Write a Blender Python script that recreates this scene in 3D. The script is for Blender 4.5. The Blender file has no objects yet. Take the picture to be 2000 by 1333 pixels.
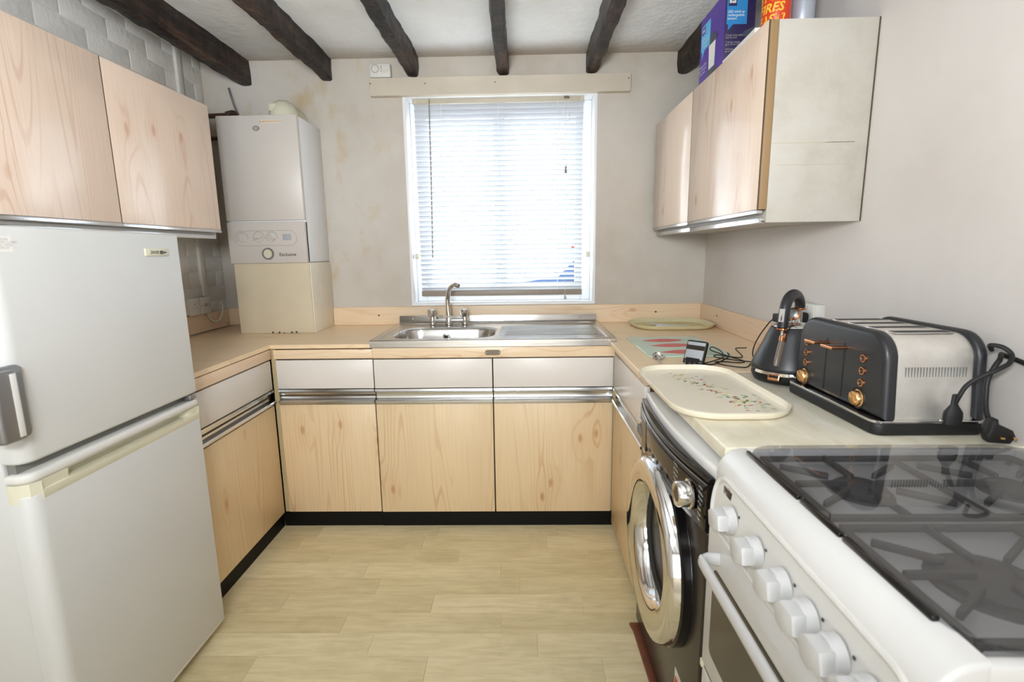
import bpy, bmesh, math, random
from mathutils import Vector, Matrix, noise

random.seed(7)
S = bpy.context.scene
COL = S.collection
PI = math.pi


def lin(c):
    c = c / 255.0
    return c / 12.92 if c <= 0.04045 else ((c + 0.055) / 1.055) ** 2.4


def rgb(r, g, b):
    return (lin(r), lin(g), lin(b), 1.0)


# ------------------------------------------------------------------ camera
pitch, yaw, roll = (math.radians(a) for a in (9.949, -1.194, -0.811))
F = Vector((math.sin(yaw) * math.cos(pitch), math.cos(yaw) * math.cos(pitch), -math.sin(pitch)))
R0 = Vector((math.cos(yaw), -math.sin(yaw), 0))
U0 = R0.cross(F)
RR = R0 * math.cos(roll) + U0 * math.sin(roll)
UU = -R0 * math.sin(roll) + U0 * math.cos(roll)
cam_d = bpy.data.cameras.new('camera')
cam_d.sensor_width = 36.0
cam_d.lens = 36.0 * 994.4 / 2000.0
cam_d.clip_start = 0.02
cam_d.dof.use_dof = True
cam_d.dof.focus_distance = 2.3
cam_d.dof.aperture_fstop = 5.0
cam = bpy.data.objects.new('camera', cam_d)
COL.objects.link(cam)
cam.matrix_world = Matrix(((RR.x, UU.x, -F.x, 0), (RR.y, UU.y, -F.y, 0), (RR.z, UU.z, -F.z, 1.304), (0, 0, 0, 1)))
S.camera = cam

# ------------------------------------------------------------------ view, sky, lights
S.view_settings.view_transform = 'Standard'
S.view_settings.look = 'None'
S.view_settings.gamma = 1.0
S.view_settings.use_curve_mapping = False
S.view_settings.exposure = 0.22
S.cycles.max_bounces = 8
S.cycles.diffuse_bounces = 5
S.cycles.glossy_bounces = 4
S.cycles.transmission_bounces = 6
S.cycles.transparent_max_bounces = 12
S.cycles.sample_clamp_indirect = 6.0
S.cycles.caustics_reflective = False
S.cycles.caustics_refractive = False
S.cycles.use_denoising = True

world = bpy.data.worlds.new('overcast_sky')
S.world = world
world.use_nodes = True
wb = world.node_tree.nodes['Background']
wb.inputs[0].default_value = (0.90, 0.95, 1.0, 1.0)
wb.inputs[1].default_value = 10.5


def area(name, loc, target, sx, sy, power, color, portal=False):
    d = bpy.data.lights.new(name, 'AREA')
    d.shape = 'RECTANGLE'
    d.size, d.size_y = sx, sy
    d.energy = power
    d.color = color
    if portal:
        d.cycles.is_portal = True
    o = bpy.data.objects.new(name, d)
    COL.objects.link(o)
    o.location = loc
    v = Vector(target) - Vector(loc)
    o.rotation_euler = v.to_track_quat('-Z', 'Y').to_euler()
    return o


area('window_portal', (-0.11, 3.18, 1.57), (-0.11, 0, 1.57), 1.1, 1.2, 1.0, (1, 1, 1), portal=True)
# two added fill lamps: one aimed at the ceiling, one behind the camera
area('ceiling_fill_lamp', (-0.25, -0.25, 1.60), (-0.25, 0.75, 2.33), 0.4, 0.4, 45.0, (0.92, 0.965, 1.0))
area('rear_fill_lamp', (-0.3, -3.12, 1.10), (-0.3, 3, 0.95), 1.9, 1.9, 48.0, (0.93, 0.97, 1.0))

# ------------------------------------------------------------------ materials
MATS = {}


class NT:
    def __init__(self, name):
        self.m = bpy.data.materials.new(name)
        self.m.use_nodes = True
        self.t = self.m.node_tree
        self.n = self.t.nodes
        self.b = self.n['Principled BSDF']
        MATS[name] = self.m

    def add(self, kind, **kw):
        n = self.n.new(kind)
        for k, v in kw.items():
            setattr(n, k, v)
        return n

    def link(self, a, b):
        self.t.links.new(a, b)

    def coords(self, scale=(1, 1, 1), rnd=0.0):
        tc = self.add('ShaderNodeTexCoord')
        mp = self.add('ShaderNodeMapping')
        mp.inputs['Scale'].default_value = scale
        src = tc.outputs['Object']
        if rnd:
            oi = self.add('ShaderNodeObjectInfo')
            mul = self.add('ShaderNodeMath', operation='MULTIPLY')
            mul.inputs[1].default_value = rnd
            self.link(oi.outputs['Random'], mul.inputs[0])
            cmb = self.add('ShaderNodeCombineXYZ')
            for i in range(3):
                self.link(mul.outputs[0], cmb.inputs[i])
            ad = self.add('ShaderNodeVectorMath', operation='ADD')
            self.link(src, ad.inputs[0])
            self.link(cmb.outputs[0], ad.inputs[1])
            src = ad.outputs[0]
        self.link(src, mp.inputs['Vector'])
        return mp.outputs[0]

    def noise(self, vec, scale, detail=3.0, rough=0.5, dist=0.0):
        n = self.add('ShaderNodeTexNoise')
        n.inputs['Scale'].default_value = scale
        n.inputs['Detail'].default_value = detail
        n.inputs['Roughness'].default_value = rough
        n.inputs['Distortion'].default_value = dist
        self.link(vec, n.inputs['Vector'])
        return n.outputs['Fac']

    def ramp(self, fac, stops):
        r = self.add('ShaderNodeValToRGB')
        e = r.color_ramp.elements
        e[0].position, e[0].color = stops[0]
        e[1].position, e[1].color = stops[-1]
        for p, c in stops[1:-1]:
            k = e.new(p)
            k.color = c
        self.link(fac, r.inputs[0])
        return r.outputs[0]

    def mix(self, fac, a, b, kind='MIX'):
        m = self.add('ShaderNodeMix', data_type='RGBA', blend_type=kind)
        for s, v in ((m.inputs[0], fac), (m.inputs[6], a), (m.inputs[7], b)):
            if hasattr(v, 'links'):
                self.link(v, s)
            else:
                s.default_value = v
        return m.outputs[2]

    def bump(self, h, strength=0.3, dist=0.01):
        b = self.add('ShaderNodeBump')
        b.inputs['Strength'].default_value = strength
        b.inputs['Distance'].default_value = dist
        self.link(h, b.inputs['Height'])
        self.link(b.outputs[0], self.b.inputs['Normal'])

    def base(self, c):
        if hasattr(c, 'links'):
            self.link(c, self.b.inputs['Base Color'])
        else:
            self.b.inputs['Base Color'].default_value = c

    def set(self, rough=0.5, metal=0.0, spec=0.5, coat=0.0, coat_rough=0.05):
        self.b.inputs['Roughness'].default_value = rough
        self.b.inputs['Metallic'].default_value = metal
        self.b.inputs['Specular IOR Level'].default_value = spec
        self.b.inputs['Coat Weight'].default_value = coat
        self.b.inputs['Coat Roughness'].default_value = coat_rough


def plain(name, c, rough=0.5, metal=0.0, spec=0.5, var=0.04, nscale=6.0, coat=0.0, bump=0.0, bscale=60):
    """one colour with a little procedural mottling"""
    t = NT(name)
    v = t.coords()
    f = t.noise(v, nscale, 3)
    lo = tuple(max(0, x * (1 - var)) for x in c[:3]) + (1,)
    hi = tuple(min(1, x * (1 + var)) for x in c[:3]) + (1,)
    t.base(t.ramp(f, [(0.3, lo), (0.7, hi)]))
    t.set(rough, metal, spec, coat)
    if bump:
        t.bump(t.noise(v, bscale, 4), bump, 0.004)
    return t.m


def laminate(name, c, line, knot, axis, rough=0.22, spec=0.5, amount=1.0, rnd=13.0):
    """printed pine laminate, grain along axis"""
    t = NT(name)
    i = 'xyz'.index(axis)
    src = t.coords((1, 1, 1), rnd)
    sep = t.add('ShaderNodeSeparateXYZ')
    t.link(src, sep.inputs[0])
    cr = t.add('ShaderNodeMath', operation='ADD')
    others = [k for k in range(3) if k != i]
    t.link(sep.outputs[others[0]], cr.inputs[0])
    t.link(sep.outputs[others[1]], cr.inputs[1])

    def flat(sc, sa):
        cb_ = t.add('ShaderNodeCombineXYZ')
        for k, (o_, f_) in enumerate(((cr.outputs[0], sc), (sep.outputs[i], sa))):
            mm = t.add('ShaderNodeMath', operation='MULTIPLY')
            t.link(o_, mm.inputs[0])
            mm.inputs[1].default_value = f_
            t.link(mm.outputs[0], cb_.inputs[k])
        return cb_.outputs[0]

    def times(a, k):
        mm = t.add('ShaderNodeMath', operation='MULTIPLY')
        t.link(a, mm.inputs[0])
        if hasattr(k, 'links'):
            t.link(k, mm.inputs[1])
        else:
            mm.inputs[1].default_value = k
        return mm.outputs[0]
    # knots, drawn out along the grain, and their pull on the grain lines
    vo = t.add('ShaderNodeTexVoronoi', voronoi_dimensions='2D')
    vo.inputs['Scale'].default_value = 1.0
    t.link(flat(6.5, 3.0), vo.inputs['Vector'])
    kd = vo.outputs['Distance']
    pick = t.ramp(vo.outputs['Color'], [(0.55, (0, 0, 0, 1)), (0.60, (1, 1, 1, 1))])
    halo = times(t.ramp(kd, [(0.0, (1, 1, 1, 1)), (0.42, (0, 0, 0, 1))]), pick)
    knf = times(t.ramp(kd, [(0.025, (1, 1, 1, 1)), (0.06, (0.6, 0.6, 0.6, 1)), (0.085, (0, 0, 0, 1))]), pick)
    big = t.noise(flat(5, 0.7), 1.0, 2)
    # cathedral lines
    field = t.add('ShaderNodeMath', operation='ADD')
    t.link(times(t.noise(flat(6.0, 0.36), 1.0, 1.5, 0.4, 0.0), 150.0), field.inputs[0])
    t.link(times(halo, 8.0), field.inputs[1])
    sn = t.add('ShaderNodeMath', operation='SINE')
    t.link(field.outputs[0], sn.inputs[0])
    lines = t.ramp(sn.outputs[0], [(0.55, (0, 0, 0, 1)), (0.98, (1, 1, 1, 1))])
    msk = t.ramp(t.noise(flat(7, 1.1), 1.0, 1.5), [(0.45, (0, 0, 0, 1)), (0.66, (1, 1, 1, 1))])
    both = t.add('ShaderNodeMath', operation='MAXIMUM')
    t.link(msk, both.inputs[0])
    t.link(halo, both.inputs[1])
    fine = t.ramp(t.noise(flat(150, 3.5), 1.0, 3), [(0.45, (0, 0, 0, 1)), (0.78, (1, 1, 1, 1))])
    dark = tuple(x * 0.95 for x in c[:3]) + (1,)
    light = tuple(min(1, x * 1.04) for x in c[:3]) + (1,)
    col = t.mix(big, dark, light)
    col = t.mix(times(fine, 0.2 * amount), col, line)
    col = t.mix(times(times(lines, both.outputs[0]), 0.48 * amount), col, line)
    col = t.mix(times(halo, 0.16 * amount), col, line)
    col = t.mix(times(knf, 0.6 * amount), col, knot)
    t.base(col)
    t.set(rough, 0, spec)
    return t.m


# --- setting
t = NT('painted_plaster')
v = t.coords()
stain = t.ramp(t.noise(v, 1.6, 5, 0.6), [(0.3, rgb(207, 200, 194)), (0.52, rgb(214, 208, 203)), (0.72, rgb(218, 213, 209))])
sp = t.ramp(t.noise(v, 9, 2), [(0.74, (0, 0, 0, 1)), (0.86, (1, 1, 1, 1))])
spm = t.add('ShaderNodeMath', operation='MULTIPLY')
t.link(sp, spm.inputs[0])
spm.inputs[1].default_value = 0.25
col = t.mix(spm.outputs[0], stain, rgb(196, 168, 112))
t.base(col)
t.set(0.6, 0, 0.35)
t.bump(t.noise(v, 12, 4, 0.5), 0.16, 0.01)

t = NT('stained_plaster')   # window wall: yellow-brown blotches left of the window, damp marks in the corner
v = t.coords()
base = t.ramp(t.noise(v, 1.8, 5, 0.6), [(0.32, rgb(184, 175, 162)), (0.5, rgb(197, 190, 180)), (0.7, rgb(205, 199, 192))])
bl = t.ramp(t.noise(t.coords((1, 1, 0.6)), 6.5, 4, 0.62), [(0.54, (0, 0, 0, 1)), (0.76, (1, 1, 1, 1))])
sep = t.add('ShaderNodeSeparateXYZ')
t.link(v, sep.inputs[0])
mr = t.add('ShaderNodeMapRange')
mr.inputs[1].default_value, mr.inputs[2].default_value = -0.45, -0.95
t.link(sep.outputs[0], mr.inputs[0])
mu = t.add('ShaderNodeMath', operation='MULTIPLY')
t.link(bl, mu.inputs[0])
t.link(mr.outputs[0], mu.inputs[1])
mu2 = t.add('ShaderNodeMath', operation='MULTIPLY')
t.link(mu.outputs[0], mu2.inputs[0])
mu2.inputs[1].default_value = 0.8
col = t.mix(mu2.outputs[0], base, rgb(186, 158, 98))
t.base(col)
t.set(0.75, 0, 0.25)
t.bump(t.noise(v, 12, 4, 0.55), 0.22, 0.01)

t = NT('ceiling_paint')
v = t.coords()
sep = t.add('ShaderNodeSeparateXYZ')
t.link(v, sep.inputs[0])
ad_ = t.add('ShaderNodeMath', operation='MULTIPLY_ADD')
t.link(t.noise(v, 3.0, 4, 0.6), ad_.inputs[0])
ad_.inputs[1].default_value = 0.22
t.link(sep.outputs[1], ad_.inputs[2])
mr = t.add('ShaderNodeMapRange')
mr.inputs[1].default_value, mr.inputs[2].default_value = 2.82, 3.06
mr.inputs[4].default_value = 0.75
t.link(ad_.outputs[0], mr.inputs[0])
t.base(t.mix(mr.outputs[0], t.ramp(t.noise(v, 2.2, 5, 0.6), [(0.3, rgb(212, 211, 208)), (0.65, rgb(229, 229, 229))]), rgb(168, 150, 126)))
t.set(0.8, 0, 0.2)
t.bump(t.noise(v, 14, 6, 0.65), 0.6, 0.015)

t = NT('painted_brick')
v = t.coords()
t.base(t.ramp(t.noise(v, 4, 5, 0.6), [(0.28, rgb(212, 207, 199)), (0.6, rgb(228, 226, 221))]))
t.set(0.7, 0, 0.3)
t.bump(t.noise(v, 30, 5, 0.6), 0.5, 0.008)

t = NT('beam_timber')
v = t.coords((7, 0.8, 7), 9)
f = t.noise(v, 3.0, 7, 0.7, 0.4)
c1 = t.ramp(f, [(0.38, rgb(20, 13, 10)), (0.50, rgb(46, 32, 25)), (0.60, rgb(86, 60, 44)), (0.72, rgb(118, 92, 76))])
wear_sheen = t.ramp(t.noise(t.coords((3, 1.6, 3), 5), 11, 5, 0.65), [(0.60, (0, 0, 0, 1)), (0.7, (1, 1, 1, 1))])  # pale patches: wear, with window sheen put into the colour
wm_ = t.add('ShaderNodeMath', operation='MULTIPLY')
t.link(wear_sheen, wm_.inputs[0])
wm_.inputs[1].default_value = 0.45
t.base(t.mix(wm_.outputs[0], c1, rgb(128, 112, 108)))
t.set(0.38, 0, 0.3)
t.bump(t.noise(t.coords((26, 5, 26), 9), 2.0, 8, 0.75), 1.0, 0.03)

t = NT('floor_vinyl')
v = t.coords((1.2, 9, 9), 17)
g = t.noise(v, 5.5, 5, 0.62, 0.4)
oi = t.add('ShaderNodeObjectInfo')
b1 = t.ramp(oi.outputs['Random'], [(0.0, rgb(222, 208, 166)), (1.0, rgb(238, 225, 186))])
b2 = t.ramp(g, [(0.32, rgb(190, 176, 134)), (0.62, rgb(255, 255, 255))])
col = t.mix(0.34, b1, b2, 'MULTIPLY')
dirt = t.ramp(t.noise(t.coords(), 3.2, 5, 0.6), [(0.5, (0, 0, 0, 1)), (0.72, (1, 1, 1, 1))])
dm = t.add('ShaderNodeMath', operation='MULTIPLY')
t.link(dirt, dm.inputs[0])
dm.inputs[1].default_value = 0.45
col = t.mix(dm.outputs[0], col, rgb(176, 162, 120))
t.base(col)
t.set(0.42, 0, 0.4)
plain('floor_joint', rgb(186, 170, 135), 0.6)

# --- joinery
laminate('pine_door', rgb(226, 202, 164), rgb(190, 142, 92), rgb(182, 122, 74), 'z', rough=0.36)
laminate('pine_wall_door_lit', rgb(236, 214, 195), rgb(208, 166, 138), rgb(200, 150, 115), 'z', rough=0.16)  # pine of the base doors, with the light's tint put into the colour
laminate('pine_top_x', rgb(241, 216, 180), rgb(212, 168, 124), rgb(200, 150, 105), 'x', amount=1.0, rough=0.34)
laminate('pine_strip_x', rgb(234, 210, 178), rgb(200, 155, 110), rgb(186, 132, 86), 'x', amount=0.9, rough=0.3)
laminate('pine_strip_y', rgb(234, 208, 180), rgb(200, 155, 115), rgb(186, 132, 90), 'y', amount=0.9, rough=0.3)
plain('drawer_white', rgb(222, 216, 210), 0.28, var=0.02)
plain('carcass_cream', rgb(214, 206, 186), 0.5, var=0.05)
plain('gap_shade_brown', rgb(78, 62, 44), 0.7)  # dark in place of cream: shade of the door gaps put into colour
plain('casing_side_lit', rgb(228, 221, 204), 0.5, var=0.05)  # cream lightened on the casing's right side: daylight put into the colour
plain('filler_cream', rgb(188, 170, 130), 0.5, var=0.05)
laminate('edge_wood', rgb(150, 122, 86), rgb(120, 88, 54), rgb(120, 80, 46), 'z', rough=0.5)
t = NT('side_panel_paint')
v = t.coords()
t.base(t.ramp(t.noise(v, 7, 6, 0.7), [(0.25, rgb(172, 167, 154)), (0.5, rgb(187, 182, 172)), (0.75, rgb(193, 189, 181))]))
t.set(0.4, 0, 0.4)
plain('plinth_black', rgb(11, 10, 10), 0.5, spec=0.2)
t = NT('marble_laminate')
v = t.coords((2.5, 1, 1))
t.base(t.ramp(t.noise(v, 3.4, 6, 0.6, 1.2), [(0.3, rgb(206, 198, 174)), (0.5, rgb(222, 216, 196)), (0.68, rgb(232, 228, 214))]))
t.set(0.22, 0, 0.5)

# --- metals
t = NT('steel_brushed')
v = t.coords((2, 60, 60))
t.base(t.ramp(t.noise(v, 2, 3), [(0.3, rgb(190, 186, 180)), (0.7, rgb(214, 212, 208))]))
t.set(0.24, 1.0)
t = NT('toaster_steel')
v = t.coords()
t.base(t.ramp(t.noise(v, 9, 5, 0.6), [(0.3, rgb(216, 211, 203)), (0.65, rgb(238, 235, 230))]))
t.set(0.46, 0.85)
plain('chrome', rgb(226, 224, 222), 0.1, 1.0, var=0.01)
plain('aluminium', rgb(214, 214, 214), 0.2, 1.0, var=0.02)
plain('rose_gold', rgb(214, 150, 108), 0.2, 1.0, var=0.03)
plain('gold_brass', rgb(228, 184, 128), 0.22, 1.0, var=0.03)
plain('pipe_brown', rgb(74, 52, 40), 0.5, 0.2)
plain('grey_metal', rgb(150, 150, 152), 0.35, 0.8)
plain('screw_dark', rgb(110, 100, 88), 0.4, 0.8)

# --- appliances
plain('fridge_white', rgb(206, 206, 204), 0.38, var=0.012, spec=0.35)
plain('cream_plastic', rgb(212, 208, 186), 0.4, var=0.03)
plain('white_enamel', rgb(218, 217, 215), 0.3, var=0.02, coat=0.1)
plain('white_plastic', rgb(214, 212, 207), 0.4, var=0.02)
plain('knob_white', rgb(200, 200, 200), 0.3, var=0.02)
plain('case_lit_white', rgb(234, 235, 236), 0.3, var=0.01)  # boiler sides paler than the front: window light put into the colour
plain('boiler_white', rgb(203, 197, 191), 0.35, var=0.012)
plain('duct_cream', rgb(212, 200, 174), 0.5, var=0.04)
plain('grey_print', rgb(120, 118, 114), 0.6)
plain('light_print', rgb(170, 166, 160), 0.6)
plain('dark_print', rgb(70, 66, 62), 0.6)
plain('white_print', rgb(225, 225, 225), 0.6)
plain('red_print', rgb(196, 60, 50), 0.55)
plain('rust_print', rgb(206, 138, 112), 0.6)
plain('grey_lcd', rgb(168, 172, 178), 0.15)
plain('gauge_brown', rgb(112, 100, 90), 0.28)
plain('handle_grey', rgb(128, 130, 132), 0.4, 0.3)
plain('gasket_grey', rgb(120, 120, 116), 0.7)
plain('gloss_black', rgb(17, 15, 15), 0.08, var=0.05)
plain('graphite', rgb(52, 46, 42), 0.25, 0.3, var=0.08)
plain('satin_black', rgb(38, 39, 42), 0.36, var=0.05)
plain('matt_black', rgb(18, 18, 19), 0.5, var=0.05)
plain('rubber_black', rgb(14, 14, 15), 0.55)
plain('hob_grey', rgb(196, 196, 194), 0.3)
plain('iron_grey', rgb(92, 90, 88), 0.6)
plain('oven_glass', rgb(52, 46, 42), 0.12, var=0.05)
plain('cord_cream', rgb(228, 222, 205), 0.5)
plain('blind_wand', rgb(140, 136, 132), 0.4)
plain('headrail_beige', rgb(186, 178, 160), 0.45)
plain('rail_beige', rgb(150, 138, 124), 0.45)
plain('board_paint', rgb(204, 194, 178), 0.55, var=0.06)
plain('frame_white', rgb(238, 240, 242), 0.35, var=0.01)
plain('tray_cream', rgb(234, 226, 207), 0.22, var=0.02)
t = NT('tray_olive')
v = t.coords()
t.base(t.ramp(t.noise(v, 14, 5, 0.6), [(0.35, rgb(178, 168, 100)), (0.55, rgb(200, 192, 128)), (0.7, rgb(190, 160, 92))]))
t.set(0.3)
plain('tray_olive_rim', rgb(214, 208, 170), 0.35)
plain('board_mint', rgb(196, 222, 206), 0.1, var=0.02)
plain('chilli_red', rgb(214, 84, 88), 0.3, var=0.12, nscale=20)
plain('stem_green', rgb(140, 176, 150), 0.4)
plain('sprig_red', rgb(196, 96, 100), 0.4)
plain('sprig_green', rgb(132, 170, 134), 0.4)
plain('sprig_straw', rgb(206, 196, 136), 0.4)
plain('purple_card', rgb(84, 54, 158), 0.45, var=0.06)
plain('navy_card', rgb(42, 30, 76), 0.45, var=0.06)
plain('blue_card', rgb(44, 128, 190), 0.45)
plain('sky_card', rgb(92, 186, 232), 0.45)
plain('lantern_grey', rgb(66, 74, 86), 0.4)
plain('can_red', rgb(206, 62, 28), 0.3, var=0.05)
plain('can_yellow', rgb(236, 188, 60), 0.4)
plain('can_silver', rgb(176, 182, 194), 0.3, 0.4)
plain('paper_white', rgb(228, 226, 222), 0.7)
plain('threshold_wood', rgb(108, 58, 34), 0.4, var=0.2, nscale=30)
plain('ground_concrete', rgb(190, 188, 184), 0.9, var=0.08)
plain('car_blue', rgb(26, 46, 78), 0.4, spec=0.2)
plain('car_red', rgb(120, 10, 14), 0.4, spec=0.2)
plain('bulb_orange', rgb(214, 80, 40), 0.4)

# blind slats let some daylight through
t = NT('blind_slat')
v = t.coords()
t.base(t.ramp(t.noise(v, 5, 2), [(0.3, rgb(182, 185, 192)), (0.7, rgb(188, 191, 197))]))
t.set(0.45, 0, 0.4)
tr = t.add('ShaderNodeBsdfTranslucent')
tr.inputs[0].default_value = rgb(238, 242, 248)
mx = t.add('ShaderNodeMixShader')
mx.inputs[0].default_value = 0.10
t.link(t.b.outputs[0], mx.inputs[1])
t.link(tr.outputs[0], mx.inputs[2])
t.link(mx.outputs[0], t.n['Material Output'].inputs[0])


def glassy(name, tint, trans, rough=0.02):
    """thin glass: tinted see-through layer with a Fresnel gloss"""
    t = NT(name)
    t.base(rgb(20, 20, 20))
    t.set(rough)
    g = t.add('ShaderNodeBsdfGlossy')
    g.inputs['Roughness'].default_value = rough
    g.inputs['Color'].default_value = (1, 1, 1, 1)
    p = t.add('ShaderNodeBsdfTransparent')
    p.inputs[0].default_value = tint
    m1 = t.add('ShaderNodeMixShader')
    fr = t.add('ShaderNodeFresnel')
    fr.inputs[0].default_value = 1.5
    m0 = t.add('ShaderNodeMixShader')
    m0.inputs[0].default_value = trans
    t.link(t.b.outputs[0], m0.inputs[1])
    t.link(p.outputs[0], m0.inputs[2])
    geo = t.add('ShaderNodeNewGeometry')
    inv = t.add('ShaderNodeMath', operation='SUBTRACT')
    inv.inputs[0].default_value = 1.0
    t.link(geo.outputs['Backfacing'], inv.inputs[1])
    fm = t.add('ShaderNodeMath', operation='MULTIPLY')
    t.link(fr.outputs[0], fm.inputs[0])
    t.link(inv.outputs[0], fm.inputs[1])
    t.link(fm.outputs[0], m1.inputs[0])
    t.link(m0.outputs[0], m1.inputs[1])
    t.link(g.outputs[0], m1.inputs[2])
    t.link(m1.outputs[0], t.n['Material Output'].inputs[0])
    return t.m


glassy('clear_pane', (0.96, 0.98, 0.98, 1), 1.0)
glassy('smoked_lid', (0.80, 0.80, 0.81, 1), 0.97, 0.03)
glassy('gauge_glass', (0.5, 0.48, 0.46, 1), 0.5, 0.1)
glassy('door_bowl_glass', (0.55, 0.55, 0.55, 1), 0.8, 0.02)


# ------------------------------------------------------------------ mesh helpers
class M:
    def __init__(self):
        self.bm = bmesh.new()

    def _take(self, b, mtx=None):
        if mtx is not None:
            b.transform(mtx)
        me = bpy.data.meshes.new('tmp')
        b.to_mesh(me)
        b.free()
        self.bm.from_mesh(me)
        bpy.data.meshes.remove(me)
        return self

    def box(self, x0, x1, y0, y1, z0, z1, bev=0.0, seg=2, mtx=None):
        b = bmesh.new()
        bmesh.ops.create_cube(b, size=1.0)
        b.transform(Matrix.Translation(((x0 + x1) / 2, (y0 + y1) / 2, (z0 + z1) / 2)) @ Matrix.Diagonal((abs(x1 - x0), abs(y1 - y0), abs(z1 - z0), 1)))
        if bev:
            bmesh.ops.bevel(b, geom=b.edges[:], offset=min(bev, 0.49 * min(abs(x1 - x0), abs(y1 - y0), abs(z1 - z0))), segments=seg, affect='EDGES', profile=0.5)
        return self._take(b, mtx)

    def prism(self, poly, axis, a0, a1, bev=0.0, seg=2, mtx=None):
        """polygon in the two other axes (in xyz order) extruded along axis"""
        i = 'xyz'.index(axis)
        b = bmesh.new()

        def P(u, v, a):
            p = [u, v]
            p.insert(i, a)
            return b.verts.new(p)
        lo = [P(u, v, a0) for u, v in poly]
        hi = [P(u, v, a1) for u, v in poly]
        n = len(poly)
        b.faces.new(lo)
        b.faces.new(hi[::-1])
        for k in range(n):
            b.faces.new((lo[k], hi[k], hi[(k + 1) % n], lo[(k + 1) % n]))
        bmesh.ops.recalc_face_normals(b, faces=b.faces[:])
        if bev:
            caps = [e for e in b.edges if (abs(e.verts[0].co[i] - a0) < 1e-7 and abs(e.verts[1].co[i] - a0) < 1e-7) or (abs(e.verts[0].co[i] - a1) < 1e-7 and abs(e.verts[1].co[i] - a1) < 1e-7)]
            bmesh.ops.bevel(b, geom=caps, offset=bev, segments=seg, affect='EDGES', profile=0.5)
        return self._take(b, mtx)

    def lathe(self, prof, centre=(0, 0, 0), axis='z', seg=32, mtx=None):
        """profile of (radius, height) turned about axis"""
        b = bmesh.new()
        rings = []
        for r, h in prof:
            if r < 1e-6:
                rings.append([b.verts.new((0, 0, h))])
            else:
                rings.append([b.verts.new((r * math.cos(2 * PI * k / seg), r * math.sin(2 * PI * k / seg), h)) for k in range(seg)])
        for a, c in zip(rings, rings[1:]):
            for k in range(seg):
                k2 = (k + 1) % seg
                if len(a) == 1 and len(c) == 1:
                    continue
                if len(a) == 1:
                    b.faces.new((a[0], c[k2], c[k]))
                elif len(c) == 1:
                    b.faces.new((a[k], a[k2], c[0]))
                else:
                    b.faces.new((a[k], a[k2], c[k2], c[k]))
        bmesh.ops.recalc_face_normals(b, faces=b.faces[:])
        m = Matrix.Translation(centre)
        if axis == 'x':
            m = m @ Matrix.Rotation(PI / 2, 4, 'Y')
        elif axis == '-x':
            m = m @ Matrix.Rotation(-PI / 2, 4, 'Y')
        elif axis == 'y':
            m = m @ Matrix.Rotation(-PI / 2, 4, 'X')
        elif axis == '-y':
            m = m @ Matrix.Rotation(PI / 2, 4, 'X')
        elif isinstance(axis, Vector):
            m = m @ axis.to_track_quat('Z', 'Y').to_matrix().to_4x4()
        if mtx is not None:
            m = mtx @ m
        return self._take(b, m)

    def tube(self, pts, r, seg=10, smooth=6, closed=False, flat=1.0, mtx=None):
        """swept tube through pts (Catmull-Rom); r a number or list"""
        pts = [Vector(p) for p in pts]
        n = len(pts)
        rs = r if isinstance(r, (list, tuple)) else [r] * n
        path, rad = [], []
        if smooth > 1 and n > 2:
            rng = n if closed else n - 1
            for i in range(rng):
                p0 = pts[(i - 1) % n] if closed or i > 0 else pts[0] * 2 - pts[1]
                p1, p2 = pts[i], pts[(i + 1) % n]
                p3 = pts[(i + 2) % n] if closed or i + 2 < n else pts[-1] * 2 - pts[-2]
                for k in range(smooth):
                    q = k / smooth
                    path.append(0.5 * ((2 * p1) + (p2 - p0) * q + (2 * p0 - 5 * p1 + 4 * p2 - p3) * q * q + (3 * p1 - p0 - 3 * p2 + p3) * q ** 3))
                    rad.append(rs[i] + (rs[(i + 1) % n] - rs[i]) * q)
            if not closed:
                path.append(pts[-1])
                rad.append(rs[-1])
        else:
            path, rad = pts, list(rs)
        b = bmesh.new()
        L = len(path)
        prev = None
        rings = []
        for i in range(L):
            a = path[(i - 1) % L] if closed or i > 0 else path[0]
            c = path[(i + 1) % L] if closed or i < L - 1 else path[-1]
            d = (c - a).normalized()
            if prev is None:
                up = Vector((0, 0, 1)) if abs(d.z) < 0.9 else Vector((0, 1, 0))
                s = d.cross(up).normalized()
            else:
                s = (prev - d * prev.dot(d)).normalized()
            prev = s
            w = s.cross(d)
            rings.append([b.verts.new(path[i] + s * (rad[i] * math.cos(2 * PI * k / seg)) + w * (rad[i] * flat * math.sin(2 * PI * k / seg))) for k in range(seg)])
        for i in range(L if closed else L - 1):
            a, c = rings[i], rings[(i + 1) % L]
            for k in range(seg):
                b.faces.new((a[k], a[(k + 1) % seg], c[(k + 1) % seg], c[k]))
        if not closed:
            b.faces.new(rings[0])
            b.faces.new(rings[-1])
        bmesh.ops.recalc_face_normals(b, faces=b.faces[:])
        return self._take(b, mtx)

    def raw(self, verts, faces, mtx=None):
        b = bmesh.new()
        vs = [b.verts.new(v) for v in verts]
        for f in faces:
            b.faces.new([vs[i] for i in f])
        bmesh.ops.recalc_face_normals(b, faces=b.faces[:])
        return self._take(b, mtx)

    def mesh(self, name, mat, origin=(0, 0, 0), sharp=35):
        me = bpy.data.meshes.new(name)
        self.bm.transform(Matrix.Translation(-Vector(origin)))
        self.bm.to_mesh(me)
        self.bm.free()
        me.materials.append(MATS[mat])
        me.shade_smooth()
        me.set_sharp_from_angle(angle=math.radians(sharp))
        return me

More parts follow.
